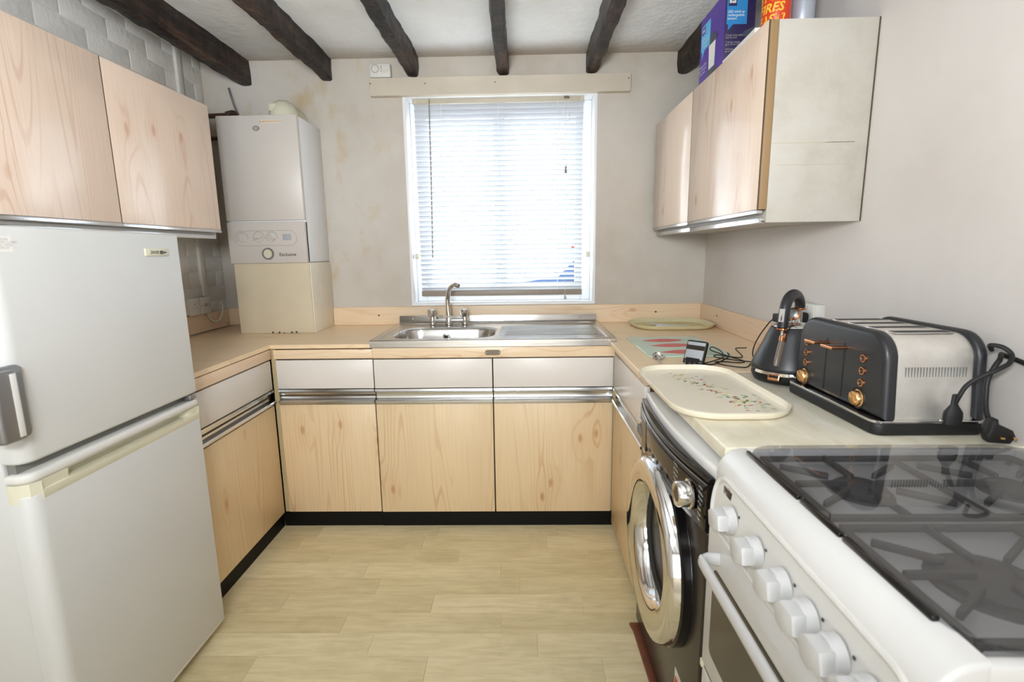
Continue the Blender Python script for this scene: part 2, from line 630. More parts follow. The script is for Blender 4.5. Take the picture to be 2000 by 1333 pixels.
    def obj(self, name, mat, parent=None, sharp=35, label=None):
        """link as one object; the mesh is given in world space"""
        o = bpy.data.objects.new(name, self.mesh(name, mat, ORG.get(parent.name, (0, 0, 0)) if parent else (0, 0, 0), sharp))
        COL.objects.link(o)
        if parent:
            o.parent = parent
            ORG[o.name] = ORG.get(parent.name, (0, 0, 0))
        if label:
            o['label'] = label
        return o


ORG = {}


def thing(name, label, cat, loc, group=None):
    o = bpy.data.objects.new(name, None)
    o.empty_display_size = 0.05
    COL.objects.link(o)
    o.location = loc
    ORG[o.name] = tuple(loc)
    o['label'] = label
    o['category'] = cat
    if group:
        o['group'] = group
    return o


def tag(o, label, cat, group=None):
    o['label'] = label
    o['category'] = cat
    if group:
        o['group'] = group
    return o


def structure(o, label=None):
    o['kind'] = 'structure'
    if label:
        o['label'] = label
    return o


def rrect(x0, x1, y0, y1, r, n=8):
    """rounded rectangle outline"""
    out = []
    for cx, cy, a in ((x1 - r, y1 - r, 0), (x0 + r, y1 - r, 90), (x0 + r, y0 + r, 180), (x1 - r, y0 + r, 270)):
        for k in range(n + 1):
            q = math.radians(a + 90 * k / n)
            out.append((cx + r * math.cos(q), cy + r * math.sin(q)))
    return out


def frame(o, right, up):
    """4x4 with local x = right, y = up, z = right x up, at o"""
    r = Vector(right).normalized()
    u = Vector(up)
    u = (u - r * u.dot(r)).normalized()
    n = r.cross(u)
    return Matrix(((r.x, u.x, n.x, o[0]), (r.y, u.y, n.y, o[1]), (r.z, u.z, n.z, o[2]), (0, 0, 0, 1)))


def text(name, body, size, at, right, up, mat, parent, align='CENTER', shear=0.0, bold=0.0, squash=1.0, bend=None):
    """flat print: lettering as a thin mesh"""
    cu = bpy.data.curves.new('print', 'FONT')
    cu.body = body
    cu.size = size
    cu.align_x = align
    cu.align_y = 'CENTER'
    cu.shear = shear
    cu.offset = bold
    cu.space_line = 0.9
    cu.resolution_u = 2
    tmp = bpy.data.objects.new('print', cu)
    COL.objects.link(tmp)
    dg = bpy.context.evaluated_depsgraph_get()
    me = bpy.data.meshes.new_from_object(tmp.evaluated_get(dg))
    bpy.data.objects.remove(tmp)
    bpy.data.curves.remove(cu)
    me.transform(Matrix.Diagonal((squash, 1, 1, 1)))
    if bend:
        c, r, a0 = bend      # wrap about a vertical cylinder
        for v in me.vertices:
            a = a0 + v.co.x / r
            z = at[2] + v.co.y
            v.co = (c[0] + r * math.cos(a), c[1] + r * math.sin(a), z)
    else:
        me.transform(frame(at, right, up))
    me.transform(Matrix.Translation(-Vector(ORG.get(parent.name, (0, 0, 0)))))
    me.materials.clear()
    me.materials.append(MATS[mat])
    o = bpy.data.objects.new(name, me)
    COL.objects.link(o)
    o.parent = parent
    ORG[o.name] = ORG.get(parent.name, (0, 0, 0))
    return o


# ------------------------------------------------------------------ the setting
XL, XR, YB, ZC, YR = -1.707, 1.027, 2.904, 2.325, -3.2

# floor: printed vinyl planks on a sheet
fl = structure(M().box(XL - 0.1, XR + 0.1, YR, YB + 0.05, -0.08, -0.003).obj('floor', 'floor_joint'), 'pale wood-effect vinyl plank floor')
pitch_y = 0.102
starts = {0: -0.463, 1: -0.286, 2: -0.664, 3: -0.02, 4: -0.35, 5: -0.085, 6: 0.04, 7: -0.319}
plank_meshes = {}
for k in range(-1, 22):
    y1 = 2.175 - pitch_y * k
    y0 = y1 - pitch_y
    L = 0.565
    x = starts.get(k, random.uniform(-0.7, 0.2))
    while x > XL:
        x -= L
    xs = []
    while x < XR:
        a, b = max(x, XL), min(x + L, XR)
        if b - a > 0.03:
            xs.append((a, b))
        x += L
    for a, b in xs:
        if b < -1.30 or a > 0.62:
            continue
        key = round(b - a, 3)
        if key not in plank_meshes:
            plank_meshes[key] = M().box(0, b - a - 0.0006, 0, pitch_y - 0.0006, -0.003, 0.0, 0.0003, 1).mesh('floor_plank', 'floor_vinyl')
        o = bpy.data.objects.new('floor_plank', plank_meshes[key])
        COL.objects.link(o)
        o.parent = fl
        o.location = (a, y0, 0)

structure(M().box(XL - 0.1, XR + 0.1, YR, YB + 0.2, ZC, ZC + 0.06).obj('ceiling', 'ceiling_paint'), 'off-white rough plaster ceiling between dark beams')
structure(M().box(XR, XR + 0.12, YR, YB + 0.2, -0.08, ZC).obj('wall_right', 'painted_plaster'), 'off-white uneven plaster wall on the right')
structure(M().box(XL - 0.1, XR + 0.1, YR - 0.1, YR, -0.08, ZC).obj('wall_rear', 'painted_plaster'))
WX0, WX1, WZ0, WZ1 = -0.627, 0.41, 1.009, 2.135
m = M()
m.box(XL, WX0, YB, YB + 0.22, -0.08, ZC)
m.box(WX1, XR, YB, YB + 0.22, -0.08, ZC)
m.box(WX0, WX1, YB, YB + 0.22, -0.08, WZ0)
m.box(WX0, WX1, YB, YB + 0.22, WZ1, ZC)
structure(m.obj('wall_back', 'stained_plaster'), 'stained plaster wall with the window')

wl = structure(M().box(XL - 0.12, XL - 0.0028, YR, YB + 0.2, -0.08, ZC).obj('wall_left', 'painted_brick'), 'painted brick wall on the left')
brick_mesh = {}
course = 0.0815
for k in range(0, 17):
    z0 = 1.14 + (k - 2) * course
    z1 = min(z0 + course - 0.005, ZC)
    if z1 - z0 < 0.02:
        continue
    off = 0.1125 if k % 2 else 0.0
    y = 2.16 - 0.225 * 6 + off
    while y < YB:
        a, b = y, min(y + 0.220, YB)
        y += 0.225
        zc = (z0 + z1) / 2
        if b - a < 0.02:
            continue
        if not ((zc > 1.9 and b > 1.5) or (zc < 1.45 and b > 2.4) or b > 2.3):
            continue
        key = (round(b - a, 3), round(z1 - z0, 3))
        if key not in brick_mesh:
            brick_mesh[key] = M().box(-0.012, 0, 0, b - a, 0, z1 - z0, 0.0035, 2).mesh('brick', 'painted_brick')
        o = bpy.data.objects.new('brick', brick_mesh[key])
        COL.objects.link(o)
        o.parent = wl
        o.location = (XL + random.uniform(-0.0012, 0.0008), a, z0)

# window: reveal, frame, casements, panes
wn = structure(bpy.data.objects.new('window_1', None), 'white framed window behind the venetian blind')
COL.objects.link(wn)
m = M()
m.box(WX0 - 0.004, WX0 + 0.012, YB - 0.006, YB + 0.2, WZ0, WZ1, 0.002)
m.box(WX1 - 0.012, WX1 + 0.004, YB - 0.006, YB + 0.2, WZ0, WZ1, 0.002)
m.box(WX0 + 0.012, WX1 - 0.012, YB - 0.004, YB + 0.2, WZ1 - 0.01, WZ1, 0.002)
m.obj('reveal', 'frame_white', wn)
M().box(WX0 - 0.004, WX1 + 0.004, YB - 0.008, YB + 0.2, WZ0 - 0.004, WZ0 + 0.012, 0.004).obj('sill', 'frame_white', wn)
YF = YB + 0.105
m = M()
fx0, fx1, fz0, fz1 = WX0 + 0.012, WX1 - 0.012, WZ0 + 0.012, WZ1 - 0.01
for a in ((fx0, fx0 + 0.055, fz0, fz1), (fx1 - 0.055, fx1, fz0, fz1)):
    m.box(a[0], a[1], YF, YF + 0.06, a[2], a[3], 0.004)
for a in ((fz0, fz0 + 0.06), (fz1 - 0.05, fz1)):
    m.box(fx0 + 0.055, fx1 - 0.055, YF, YF + 0.06, a[0], a[1], 0.004)
m.obj('frame', 'frame_white', wn)
mx = -0.12
M().box(mx - 0.02, mx + 0.02, YF + 0.002, YF + 0.06, fz0 + 0.06, fz1 - 0.05, 0.004).obj('mullion', 'frame_white', wn)
for a, b in ((fx0 + 0.055, mx - 0.02), (mx + 0.02, fx1 - 0.055)):
    m = M()
    m.box(a, a + (0.03 if a < mx - 0.1 else 0.012), YF + 0.012, YF + 0.052, fz0 + 0.06, fz1 - 0.05, 0.003)
    m.box(b - (0.03 if b > mx else 0.012), b, YF + 0.012, YF + 0.052, fz0 + 0.06, fz1 - 0.05, 0.003)
    m.box(a + 0.01, b - 0.01, YF + 0.0125, YF + 0.0515, fz0 + 0.06, fz0 + 0.095, 0.003)
    m.box(a + 0.01, b - 0.01, YF + 0.0125, YF + 0.0515, fz1 - 0.08, fz1 - 0.05, 0.003)
    s = m.obj('sash', 'frame_white', wn)
    M().box(a + 0.010, b - 0.010, YF + 0.03, YF + 0.034, fz0 + 0.09, fz1 - 0.078).obj('pane', 'clear_pane', s)

m = M()
m.prism([(YB - 0.034, 2.216), (YB + 0.0, 2.219), (YB + 0.0, 2.127), (YB - 0.032, 2.129)], 'x', -0.797, 0.583, 0.004)
tr1 = structure(m.obj('trim_1', 'board_paint'), 'cream painted board across the wall above the window')
for x, z in ((-0.79, 2.19), (-0.5, 2.185), (-0.13, 2.185), (0.57, 2.19)):
    M().lathe([(0.0, 0.0015), (0.0035, 0.001), (0.0035, 0)], (x, YB - 0.034, z), '-y', 10).obj('screw', 'screw_dark', tr1)

# ------------------------------------------------------------------ outside
structure(M().box(-9, 9, 3.3, 16, -0.35, -0.2).obj('ground', 'ground_concrete'))
car = thing('parked_car', 'blue car with red lights outside, glimpsed between the lower right blind slats', 'car', (1.5, 9.0, -0.2))
car_prof = [(0.0, 0.25), (0.0, 0.62), (0.25, 0.78), (1.0, 0.86), (1.55, 1.3), (3.0, 1.34), (3.7, 0.95), (4.05, 0.85), (4.1, 0.3), (3.6, 0.22), (0.5, 0.22)]
M().prism([(x - 0.42, z * 1.28 - 0.2) for x, z in car_prof], 'y', 8.2, 9.8, 0.12, 3).obj('car_body', 'car_blue', car)
M().prism([(1.05, 0.98), (1.30, 1.38), (2.5, 1.42), (2.95, 1.0)], 'y', 8.18, 8.21).obj('side_window', 'oven_glass', car)
M().box(0.78, 1.12, 8.14, 8.22, 1.33, 1.40, 0.02).obj('tail_light', 'car_red', car)
M().box(0.62, 1.10, 8.14, 8.22, 0.74, 0.82, 0.02).obj('tail_light', 'car_red', car)
for x in (0.38, 2.78):
    w = M().lathe([(0, -0.1), (0.22, -0.1), (0.31, -0.08), (0.31, 0.08), (0.22, 0.1), (0, 0.1)], (x, 8.3, 0.11), 'y', 24).obj('wheel', 'rubber_black', car)

# ------------------------------------------------------------------ ceiling beams
BEAMS = [
    (-1.505, -1.438, 2.203, 'dark ceiling beam beside the brick wall, leftmost of the six'),
    (-1.056, -0.998, 2.220, 'dark ceiling beam running to the wall above the boiler'),
    (-0.600, -0.537, 2.229, 'dark ceiling beam beside the white alarm, left of the window centre'),
    (-0.118, -0.059, 2.230, 'dark ceiling beam over the middle of the window'),
    (0.349, 0.412, 2.230, 'dark ceiling beam over the right side of the window'),
    (0.830, 0.890, 2.216, 'dark ceiling beam half hidden by the purple box, rightmost of the six'),
]
for bi, (x0, x1, zb, lab) in enumerate(BEAMS):
    b = bmesh.new()
    ny = 380
    prof = [(x0, ZC + 0.012), (x0 - 0.002, (zb + ZC) / 2), (x0 + 0.002, zb + 0.006), (x0 + 0.010, zb), ((x0 + x1) / 2, zb - 0.002), (x1 - 0.010, zb), (x1 - 0.001, zb + 0.007), (x1 + 0.001, (zb + ZC) / 2), (x1, ZC + 0.012)]
    rings = []
    for j in range(ny + 1):
        y = YR + (YB + 0.05 - YR) * j / ny
        ring = []
        for k, (x, z) in enumerate(prof):
            p = Vector((x * 3 + bi * 7, y * 3.2, z * 6))
            d = noise.noise(p) * 0.010 + noise.noise(p * 3.7) * 0.006 + noise.noise(p * 11) * 0.0025
            e = noise.noise(p + Vector((31, 5, 2))) * 0.006 + noise.noise(p * 3.1 + Vector((3, 9, 1))) * 0.006 + noise.noise(p * 12) * 0.003
            ring.append(b.verts.new((x + d, y, z + (e if z < ZC else 0))))
        rings.append(ring)
    for a, c in zip(rings, rings[1:]):
        for k in range(len(prof)):
            k2 = (k + 1) % len(prof)
            b.faces.new((a[k], a[k2], c[k2], c[k]))
    b.faces.new(rings[0])
    b.faces.new(rings[-1])
    bmesh.ops.recalc_face_normals(b, faces=b.faces[:])
    m = M()
    m._take(b)
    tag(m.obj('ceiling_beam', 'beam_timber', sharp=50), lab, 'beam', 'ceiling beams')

# ------------------------------------------------------------------ venetian blind
bl = thing('venetian_blind', 'white venetian blind hanging half closed in the window', 'blind', (-0.118, 2.95, 2.14))
BX0, BX1, BY = -0.582, 0.345, 2.945
M().box(BX0, BX1, BY - 0.014, BY + 0.014, 2.102, 2.136, 0.003).obj('headrail', 'headrail_beige', bl)
M().box(BX0 - 0.001, BX0 + 0.022, BY - 0.017, BY + 0.015, 2.100, 2.138, 0.003).obj('bracket', 'headrail_beige', bl)
M().box(BX1 - 0.022, BX1 + 0.001, BY - 0.017, BY + 0.015, 2.100, 2.138, 0.003).obj('bracket', 'headrail_beige', bl)
slat = M()
N = 7
verts, faces = [], []
tilt = math.radians(-57)
for i in range(N):
    q = i / (N - 1) - 0.5
    u, w = q * 0.0255, 0.0022 * (1 - 4 * q * q)
    yy = u * math.cos(tilt) - w * math.sin(tilt)
    zz = u * math.sin(tilt) + w * math.cos(tilt)
    for x in (BX0 + 0.004, BX1 - 0.003):
        verts.append((x, yy, zz))
for i in range(N - 1):
    faces.append((2 * i, 2 * i + 1, 2 * i + 3, 2 * i + 2))
slat.raw(verts, faces)
sme = slat.mesh('slat', 'blind_slat', sharp=80)
NS = 38
for i in range(NS):
    o = bpy.data.objects.new('slat', sme)
    COL.objects.link(o)
    o.parent = bl
    z = 2.088 - (2.088 - 1.098) * i / (NS - 1)
    o.location = Vector((random.uniform(-0.001, 0.001), BY, z)) - bl.location
    o.rotation_euler = (math.radians(random.uniform(-2.5, 2.5) + 17 * max(0.0, (i - 18) / (NS - 19))), math.radians(random.uniform(-0.12, 0.12)), 0)
M().box(BX0 + 0.004, BX1 - 0.002, BY - 0.013, BY + 0.012, 1.056, 1.088, 0.004).obj('bottom_rail', 'rail_beige', bl)
for x in (-0.43, -0.118, 0.205):
    m = M()
    for dy in (-0.012, 0.012):
        m.tube([(x, BY + dy, 2.104), (x, BY + dy, 1.07)], 0.0007, 5, 1)
    m.obj('ladder_cord', 'frame_white', bl)
wd = M().tube([(-0.492, BY - 0.02, 2.098), (-0.496, BY - 0.022, 1.7), (-0.505, BY - 0.022, 1.275)], 0.0032, 8, 4).obj('wand', 'blind_wand', bl)
M().tube([(-0.491, BY - 0.012, 2.125), (-0.491, BY - 0.02, 2.112), (-0.492, BY - 0.02, 2.09)], 0.002, 6, 3).obj('wand_hook', 'screw_dark', wd)
m = M()
m.tube([(0.246, BY - 0.016, 2.11), (0.243, BY - 0.018, 1.9), (0.247, BY - 0.018, 1.76)], 0.0008, 5, 3)
m.tube([(0.258, BY - 0.016, 2.11), (0.27, BY - 0.018, 1.93), (0.25, BY - 0.018, 1.76)], 0.0008, 5, 3)
m.tube([(0.25, BY - 0.018, 1.76), (0.247, BY - 0.018, 1.05)], 0.0008, 5, 1)
pc = m.obj('pull_cord', 'cord_cream', bl)
M().lathe([(0, -0.018), (0.007, -0.018), (0.0055, 0.018), (0, 0.018)], (0.248, BY - 0.018, 1.743), 'z', 10).obj('tassel', 'blind_wand', pc)
M().lathe([(0, -0.013), (0.006, -0.011), (0.006, -0.002), (0.003, 0.012), (0, 0.013)], (0.247, BY - 0.018, 1.043), 'z', 10).obj('tassel', 'light_print', pc)
m = M()
m.tube([(0.24, BY - 0.016, 2.118), (0.252, BY - 0.022, 2.118), (0.264, BY - 0.016, 2.118)], 0.005, 8, 3)
m.obj('cord_lock', 'screw_dark', bl)
for x in (WX0 + 0.02, WX1 - 0.045):
    M().box(x, x + 0.02, BY - 0.016, BY + 0.02, 1.27, 1.30, 0.003).obj('hold_down_clip', 'cream_plastic', bl)

# alarm on the board
al = thing('alarm', 'small white alarm box on the ledge above the window board', 'alarm', (-0.735, 2.885, 2.219))
M().box(-0.79, -0.679, 2.868, 2.903, 2.2195, 2.288, 0.006, 3).obj('case', 'white_plastic', al)
M().lathe([(0.017, 0.0), (0.019, 0.0015), (0.021, 0.0)], (-0.76, 2.868, 2.262), '-y', 24).obj('speaker_ring', 'light_print', al)
for z in (2.272, 2.262, 2.250):
    M().lathe([(0, 0.001), (0.0025, 0.001), (0.0025, 0)], (-0.727, 2.868, z), '-y', 8).obj('indicator', 'dark_print', al)
M().box(-0.717, -0.694, 2.866, 2.869, 2.243, 2.255, 0.001).obj('test_button', 'cream_plastic', al)

# ------------------------------------------------------------------ left wall fittings
trk = M().box(XL, XL + 0.016, 2.68, 2.718, 1.094, ZC, 0.002)
tag(trk.obj('cable_trunking', 'painted_brick'), 'white painted vertical cable trunking on the brick wall above the sockets', 'trunking')


def face_plate(name, label, y0, y1):
    o = thing(name, label, 'socket', (XL, (y0 + y1) / 2, 1.005))
    M().box(XL, XL + 0.028, y0 + 0.002, y1 - 0.002, 1.007, 1.091, 0.002).obj('back_box', 'white_plastic', o)
    M().box(XL + 0.028, XL + 0.036, y0, y1, 1.005, 1.093, 0.003).obj('face_plate', 'white_plastic', o)
    return o


so = face_plate('wall_socket', 'white single wall socket beside the fridge, left of the pair', 2.520, 2.607)
for y, z, a, b in ((2.563, 1.062, 0.002, 0.004), (2.552, 1.042, 0.0035, 0.0015), (2.575, 1.042, 0.0035, 0.0015)):
    M().box(XL + 0.0355, XL + 0.0366, y - a, y + a, z - b, z + b).obj('pin_hole', 'dark_print', so)
M().box(XL + 0.036, XL + 0.041, 2.585, 2.597, 1.06, 1.08, 0.002).obj('switch', 'white_plastic', so)
sp_ = face_plate('fused_spur', 'white fused spur plate with cream flex, right of the wall socket', 2.610, 2.699)
for y in (2.622, 2.687):
    M().lathe([(0, 0.001), (0.003, 0.001), (0.003, 0)], (XL + 0.036, y, 1.05), 'x', 8).obj('screw', 'screw_dark', sp_)
M().box(XL + 0.0355, XL + 0.038, 2.643, 2.667, 1.042, 1.058, 0.001).obj('fuse_holder', 'light_print', sp_)
M().tube([(XL + 0.024, 2.675, 1.010), (XL + 0.026, 2.69, 0.975), (XL + 0.03, 2.725, 0.952), (XL + 0.03, 2.77, 0.955), (XL + 0.027, 2.81, 0.99), (XL + 0.020, 2.828, 1.030), (XL + 0.002, 2.833, 1.045)], 0.0045, 8, 6).obj('flex', 'cord_cream', sp_)

m = M()
m.tube([(XL + 0.004, 2.875, 2.045), (-1.56, 2.875, 2.05)], 0.011, 10, 1)
m.tube([(-1.575, 2.872, 2.052), (-1.535, 2.872, 2.058), (-1.515, 2.86, 2.03), (-1.505, 2.85, 1.965)], 0.014, 10, 4)
tag(m.obj('heating_pipe', 'pipe_brown'), 'dark brown pipe from the brick wall to the boiler top', 'pipe', 'pipes beside the boiler')
m = M()
m.tube([(XL + 0.004, 2.875, 1.930), (-1.48, 2.875, 1.932)], 0.010, 10, 1)
tag(m.obj('heating_pipe', 'pipe_brown'), 'lower dark pipe running from the brick wall behind the boiler', 'pipe', 'pipes beside the boiler')
m = M()
m.tube([(-1.560, 2.894, 2.19), (-1.548, 2.892, 2.14), (-1.535, 2.892, 2.09), (-1.522, 2.890, 2.056)], 0.006, 8, 4)
tag(m.obj('wall_cable', 'grey_metal'), 'short grey cable on the wall from the leftmost beam down to the boiler pipe', 'cable')

# ------------------------------------------------------------------ boiler and its pipe casing
dc = thing('pipe_casing', 'cream boxed casing standing on the worktop under the boiler', 'casing', (-1.28, 2.75, 0.9))
M().prism([(-1.474, 2.612), (-1.087, 2.612), (-1.087, 2.902), (-1.474, 2.902)], 'z', 0.9005, 1.264, 0.002).obj('casing_front', 'duct_cream', dc)
M().box(-1.089, -1.083, 2.62, 2.903, 0.9005, 1.263, 0.001).obj('casing_side_lit', 'casing_side_lit', dc)
for x in (-1.31, -1.275, -1.25, -1.21, -1.185):
    M().box(x, x + 0.008, 2.609, 2.613, 0.9005, 0.9005 + random.uniform(0.003, 0.01)).obj('chip', 'screw_dark', dc)

bo = thing('boiler', 'white wall-hung gas boiler in the corner above the cream casing', 'boiler', (-1.287, 2.75, 1.266))
M().box(-1.480, -1.088, 2.614, 2.903, 1.266, 1.974, 0.003).obj('case', 'case_lit_white', bo)
M().prism([(-1.484, 2.608), (-1.483, 2.602), (-1.478, 2.599), (-1.092, 2.599), (-1.087, 2.602), (-1.085, 2.608), (-1.085, 2.62), (-1.484, 2.62)], 'z', 1.476, 1.975, 0.003).obj('front_cover', 'boiler_white', bo)
cp = M().prism([(-1.486, 2.612), (-1.485, 2.602), (-1.480, 2.598), (-1.095, 2.598), (-1.090, 2.602), (-1.088, 2.612), (-1.088, 2.63), (-1.486, 2.63)], 'z', 1.264, 1.469, 0.003).obj('control_panel', 'boiler_white', bo)
PY = 2.598
M().tube([(x, PY, z) for x, z in rrect(-1.452, -1.132, 1.352, 1.426, 0.0365, 6)], 0.0011, 6, 1, closed=True).obj('outline', 'light_print', cp)
for x, ang in ((-1.410, 100), (-1.325, 8), (-1.258, -35)):
    d = M()
    d.lathe([(0, 0.004), (0.021, 0.003), (0.023, 0.0), (0.023, -0.002)], (x, PY, 1.392), '-y', 24)
    a = math.radians(ang)
    d.box(-0.019, 0.019, -0.005, 0.005, 0, 0.012, 0.002, mtx=Matrix.Translation((x, PY - 0.003, 1.392)) @ Matrix.Rotation(PI / 2, 4, 'X') @ Matrix.Rotation(a, 4, 'Z'))
    dd = d.obj('dial', 'boiler_white', bo)
    tick = M()
    for k in range(9):
        q = math.radians(205 - k * 26)
        tick.box(-0.0035, 0.0035, -0.0012, 0.0012, 0, 0.0006, mtx=Matrix.Translation((x + 0.029 * math.cos(q), PY, 1.392 + 0.029 * math.sin(q))) @ Matrix.Rotation(PI / 2, 4, 'X') @ Matrix.Rotation(q + PI / 2, 4, 'Z'))
    tick.obj('scale_marks', 'grey_print', dd)
M().box(-1.203, -1.160, PY - 0.0015, PY + 0.002, 1.378, 1.408, 0.0005).obj('display', 'grey_lcd', bo)
ga = M().lathe([(0, 0.006), (0.021, 0.006), (0.024, 0.003), (0.024, 0)], (-1.285, PY, 1.311), '-y', 28).obj('pressure_gauge', 'cream_plastic', bo)
M().lathe([(0.0225, 0.0), (0.0235, 0.009), (0.0285, 0.009), (0.030, 0.0)], (-1.285, PY, 1.311), '-y', 28).obj('bezel', 'gasket_grey', ga)
text('lettering', 'Exclusive', 0.0235, (-1.185, PY - 0.0008, 1.306), (1, 0, 0), (0, 0, 1), 'dark_print', cp, bold=0.0003)
lg = M().lathe([(0, 0.001), (0.017, 0.001), (0.017, 0)], (0, 0, 0), '-y', 24, mtx=Matrix.Translation((-1.287, 2.599, 1.914)) @ Matrix.Diagonal((1, 1, 0.72, 1))).obj('logo', 'grey_print', bo)
for dx in (-0.007, 0.0, 0.007):
    M().box(-1.287 + dx - 0.0015, -1.287 + dx + 0.0015, 2.5972, 2.5982, 1.906, 1.922).obj('emblem', 'boiler_white', lg)
M().box(-1.262, -1.160, 2.5982, 2.5992, 1.936, 1.952).obj('sticker', 'cream_plastic', bo)
text('sticker_text', '\u25b2 IMPORTANT NOTICE', 0.010, (-1.213, 2.5978, 1.944), (1, 0, 0), (0, 0, 1), 'rust_print', bo, bold=0.0002)
# flue elbow on top
m = M()
m.lathe([(0.070, 0.0), (0.072, 0.012), (0.068, 0.05), (0.055, 0.08), (0.03, 0.098), (0, 0.104)], (0, 0, 0), 'z', 28, mtx=Matrix.Translation((-1.205, 2.735, 1.974)))
m.tube([(-1.205, 2.74, 2.018), (-1.205, 2.905, 2.018)], 0.054, 24, 1)
fe = m.obj('flue_elbow', 'cream_plastic', bo, sharp=60)
M().box(-1.252, -1.216, 2.672, 2.69, 2.012, 2.05, 0.006).obj('flue_clip', 'cream_plastic', fe)

# ------------------------------------------------------------------ base cabinets
def handle_profile(front, sgn):
    """pressed finger-pull strip, (depth, height) with depth measured inwards"""
    pr = [(0.004, 0.690), (-0.003, 0.689), (-0.004, 0.679), (0.003, 0.675), (0.016, 0.668), (0.019, 0.655), (0.016, 0.642), (0.004, 0.637), (-0.006, 0.637), (-0.010, 0.633), (-0.010, 0.626), (-0.005, 0.622), (0.004, 0.621), (0.004, 0.616), (0.034, 0.616), (0.034, 0.690)]
    return [(front + sgn * d, z) for d, z in pr]


FY = 2.265
ZD0, ZD1 = 0.078, 0.615
ZW0, ZW1 = 0.692, 0.827


def drawer_door(o, axis, front, sgn, a, b):
    """one bay: white drawer front, chrome pull strip, pine door"""
    t_ = 0.018
    f0, f1 = sorted((front, front + sgn * t_))
    for nm, z0, z1, mt in (('drawer_front', ZW0, ZW1, 'drawer_white'), ('door', ZD0, ZD1, 'pine_door')):
        m = M()
        if axis == 'x':
            m.box(a, b, f0, f1, z0, z1, 0.0012)
        else:
            m.box(f0, f1, a, b, z0, z1, 0.0012)
        m.obj(nm, mt, o)
    M().prism(handle_profile(front, sgn), axis, a, b).obj('pull_strip', 'aluminium', o)


cb = thing('base_cabinet', 'pine base cabinet with one white drawer, in the corner left of the sink unit', 'cabinet', (-0.91, 2.58, 0), 'pine base cabinets')
M().box(-1.135, -0.6855, FY + 0.018, 2.90, 0.076, 0.880).obj('carcass', 'gap_shade_brown', cb)
drawer_door(cb, 'x', FY, 1, -1.134, -0.687)
M().box(-1.140, -0.686, FY - 0.003, FY + 0.018, 0.834, 0.876, 0.001).obj('apron', 'pine_strip_x', cb)
M().box(-1.165, -0.6855, FY + 0.010, FY + 0.03, 0, 0.076).obj('plinth', 'plinth_black', cb)
M().box(-1.157, -1.1352, FY + 0.008, FY + 0.03, 0.076, 0.878).obj('filler', 'filler_cream', cb)

sk = thing('base_cabinet', 'wide pine base cabinet with two doors and two white drawers under the sink', 'cabinet', (-0.135, 2.58, 0), 'pine base cabinets')
M().box(-0.684, 0.4125, FY + 0.018, 2.90, 0.076, 0.700).obj('carcass', 'gap_shade_brown', sk)
drawer_door(sk, 'x', FY - 0.004, 1, -0.681, -0.140)
drawer_door(sk, 'x', FY - 0.004, 1, -0.134, 0.411)
M().box(-0.684, 0.416, FY - 0.006, FY + 0.018, 0.833, 0.881, 0.001).obj('apron', 'pine_strip_x', sk)
M().box(-0.684, 0.4125, FY + 0.019, FY + 0.035, 0.700, 0.85).obj('front_rail', 'gap_shade_brown', sk)
bp = M().prism([(x, z) for x, z in rrect(-0.170, -0.100, 0.8445, 0.8675, 0.0112, 5)], 'y', FY - 0.0085, FY - 0.006, 0.0008, 1).obj('badge', 'screw_dark', sk)
for x in (-0.164, -0.106):
    M().lathe([(0, 0.001), (0.002, 0.001), (0.002, 0)], (x, FY - 0.0085, 0.856), '-y', 8).obj('rivet', 'chrome', bp)
M().box(-0.684, 0.425, FY + 0.008, FY + 0.028, 0, 0.076).obj('plinth', 'plinth_black', sk)
M().box(0.4128, 0.428, FY + 0.008, FY + 0.03, 0.076, 0.88).obj('filler', 'filler_cream', sk)

LX = -1.156
cl = thing('base_cabinet', 'pine base cabinet with white drawer, half hidden behind the fridge', 'cabinet', (-1.43, 1.93, 0), 'pine base cabinets')
M().box(-1.70, LX - 0.018, 1.60, 2.262, 0.076, 0.880).obj('carcass', 'gap_shade_brown', cl)
drawer_door(cl, 'y', LX, -1, 1.61, 2.258)
M().box(LX - 0.018, LX + 0.003, 1.60, 2.268, 0.834, 0.878, 0.001).obj('apron', 'pine_strip_y', cl)
M().box(LX - 0.035, LX - 0.014, 1.60, 2.274, 0, 0.076).obj('plinth', 'plinth_black', cl)

RX = 0.412
cr = thing('base_cabinet', 'narrow-looking pine base cabinet on the right beside the washing machine', 'cabinet', (0.72, 1.96, 0), 'pine base cabinets')
M().box(RX + 0.018, 1.02, 1.672, 2.250, 0.03, 0.880).obj('carcass', 'gap_shade_brown', cr)
m = M().box(RX, RX + 0.018, 1.675, 2.242, 0.69, 0.848, 0.0012).obj('drawer_front', 'drawer_white', cr)
M().box(RX, RX + 0.018, 1.675, 2.242, 0.03, 0.615, 0.0012).obj('door', 'pine_door', cr)
M().prism(handle_profile(RX, 1), 'y', 1.675, 2.242).obj('pull_strip', 'aluminium', cr)
M().box(RX + 0.002, RX + 0.018, 1.672, 2.250, 0.852, 0.879, 0.001).obj('apron', 'pine_strip_y', cr)
M().box(RX + 0.020, RX + 0.035, 1.672, 2.25, 0, 0.03).obj('plinth', 'plinth_black', cr)

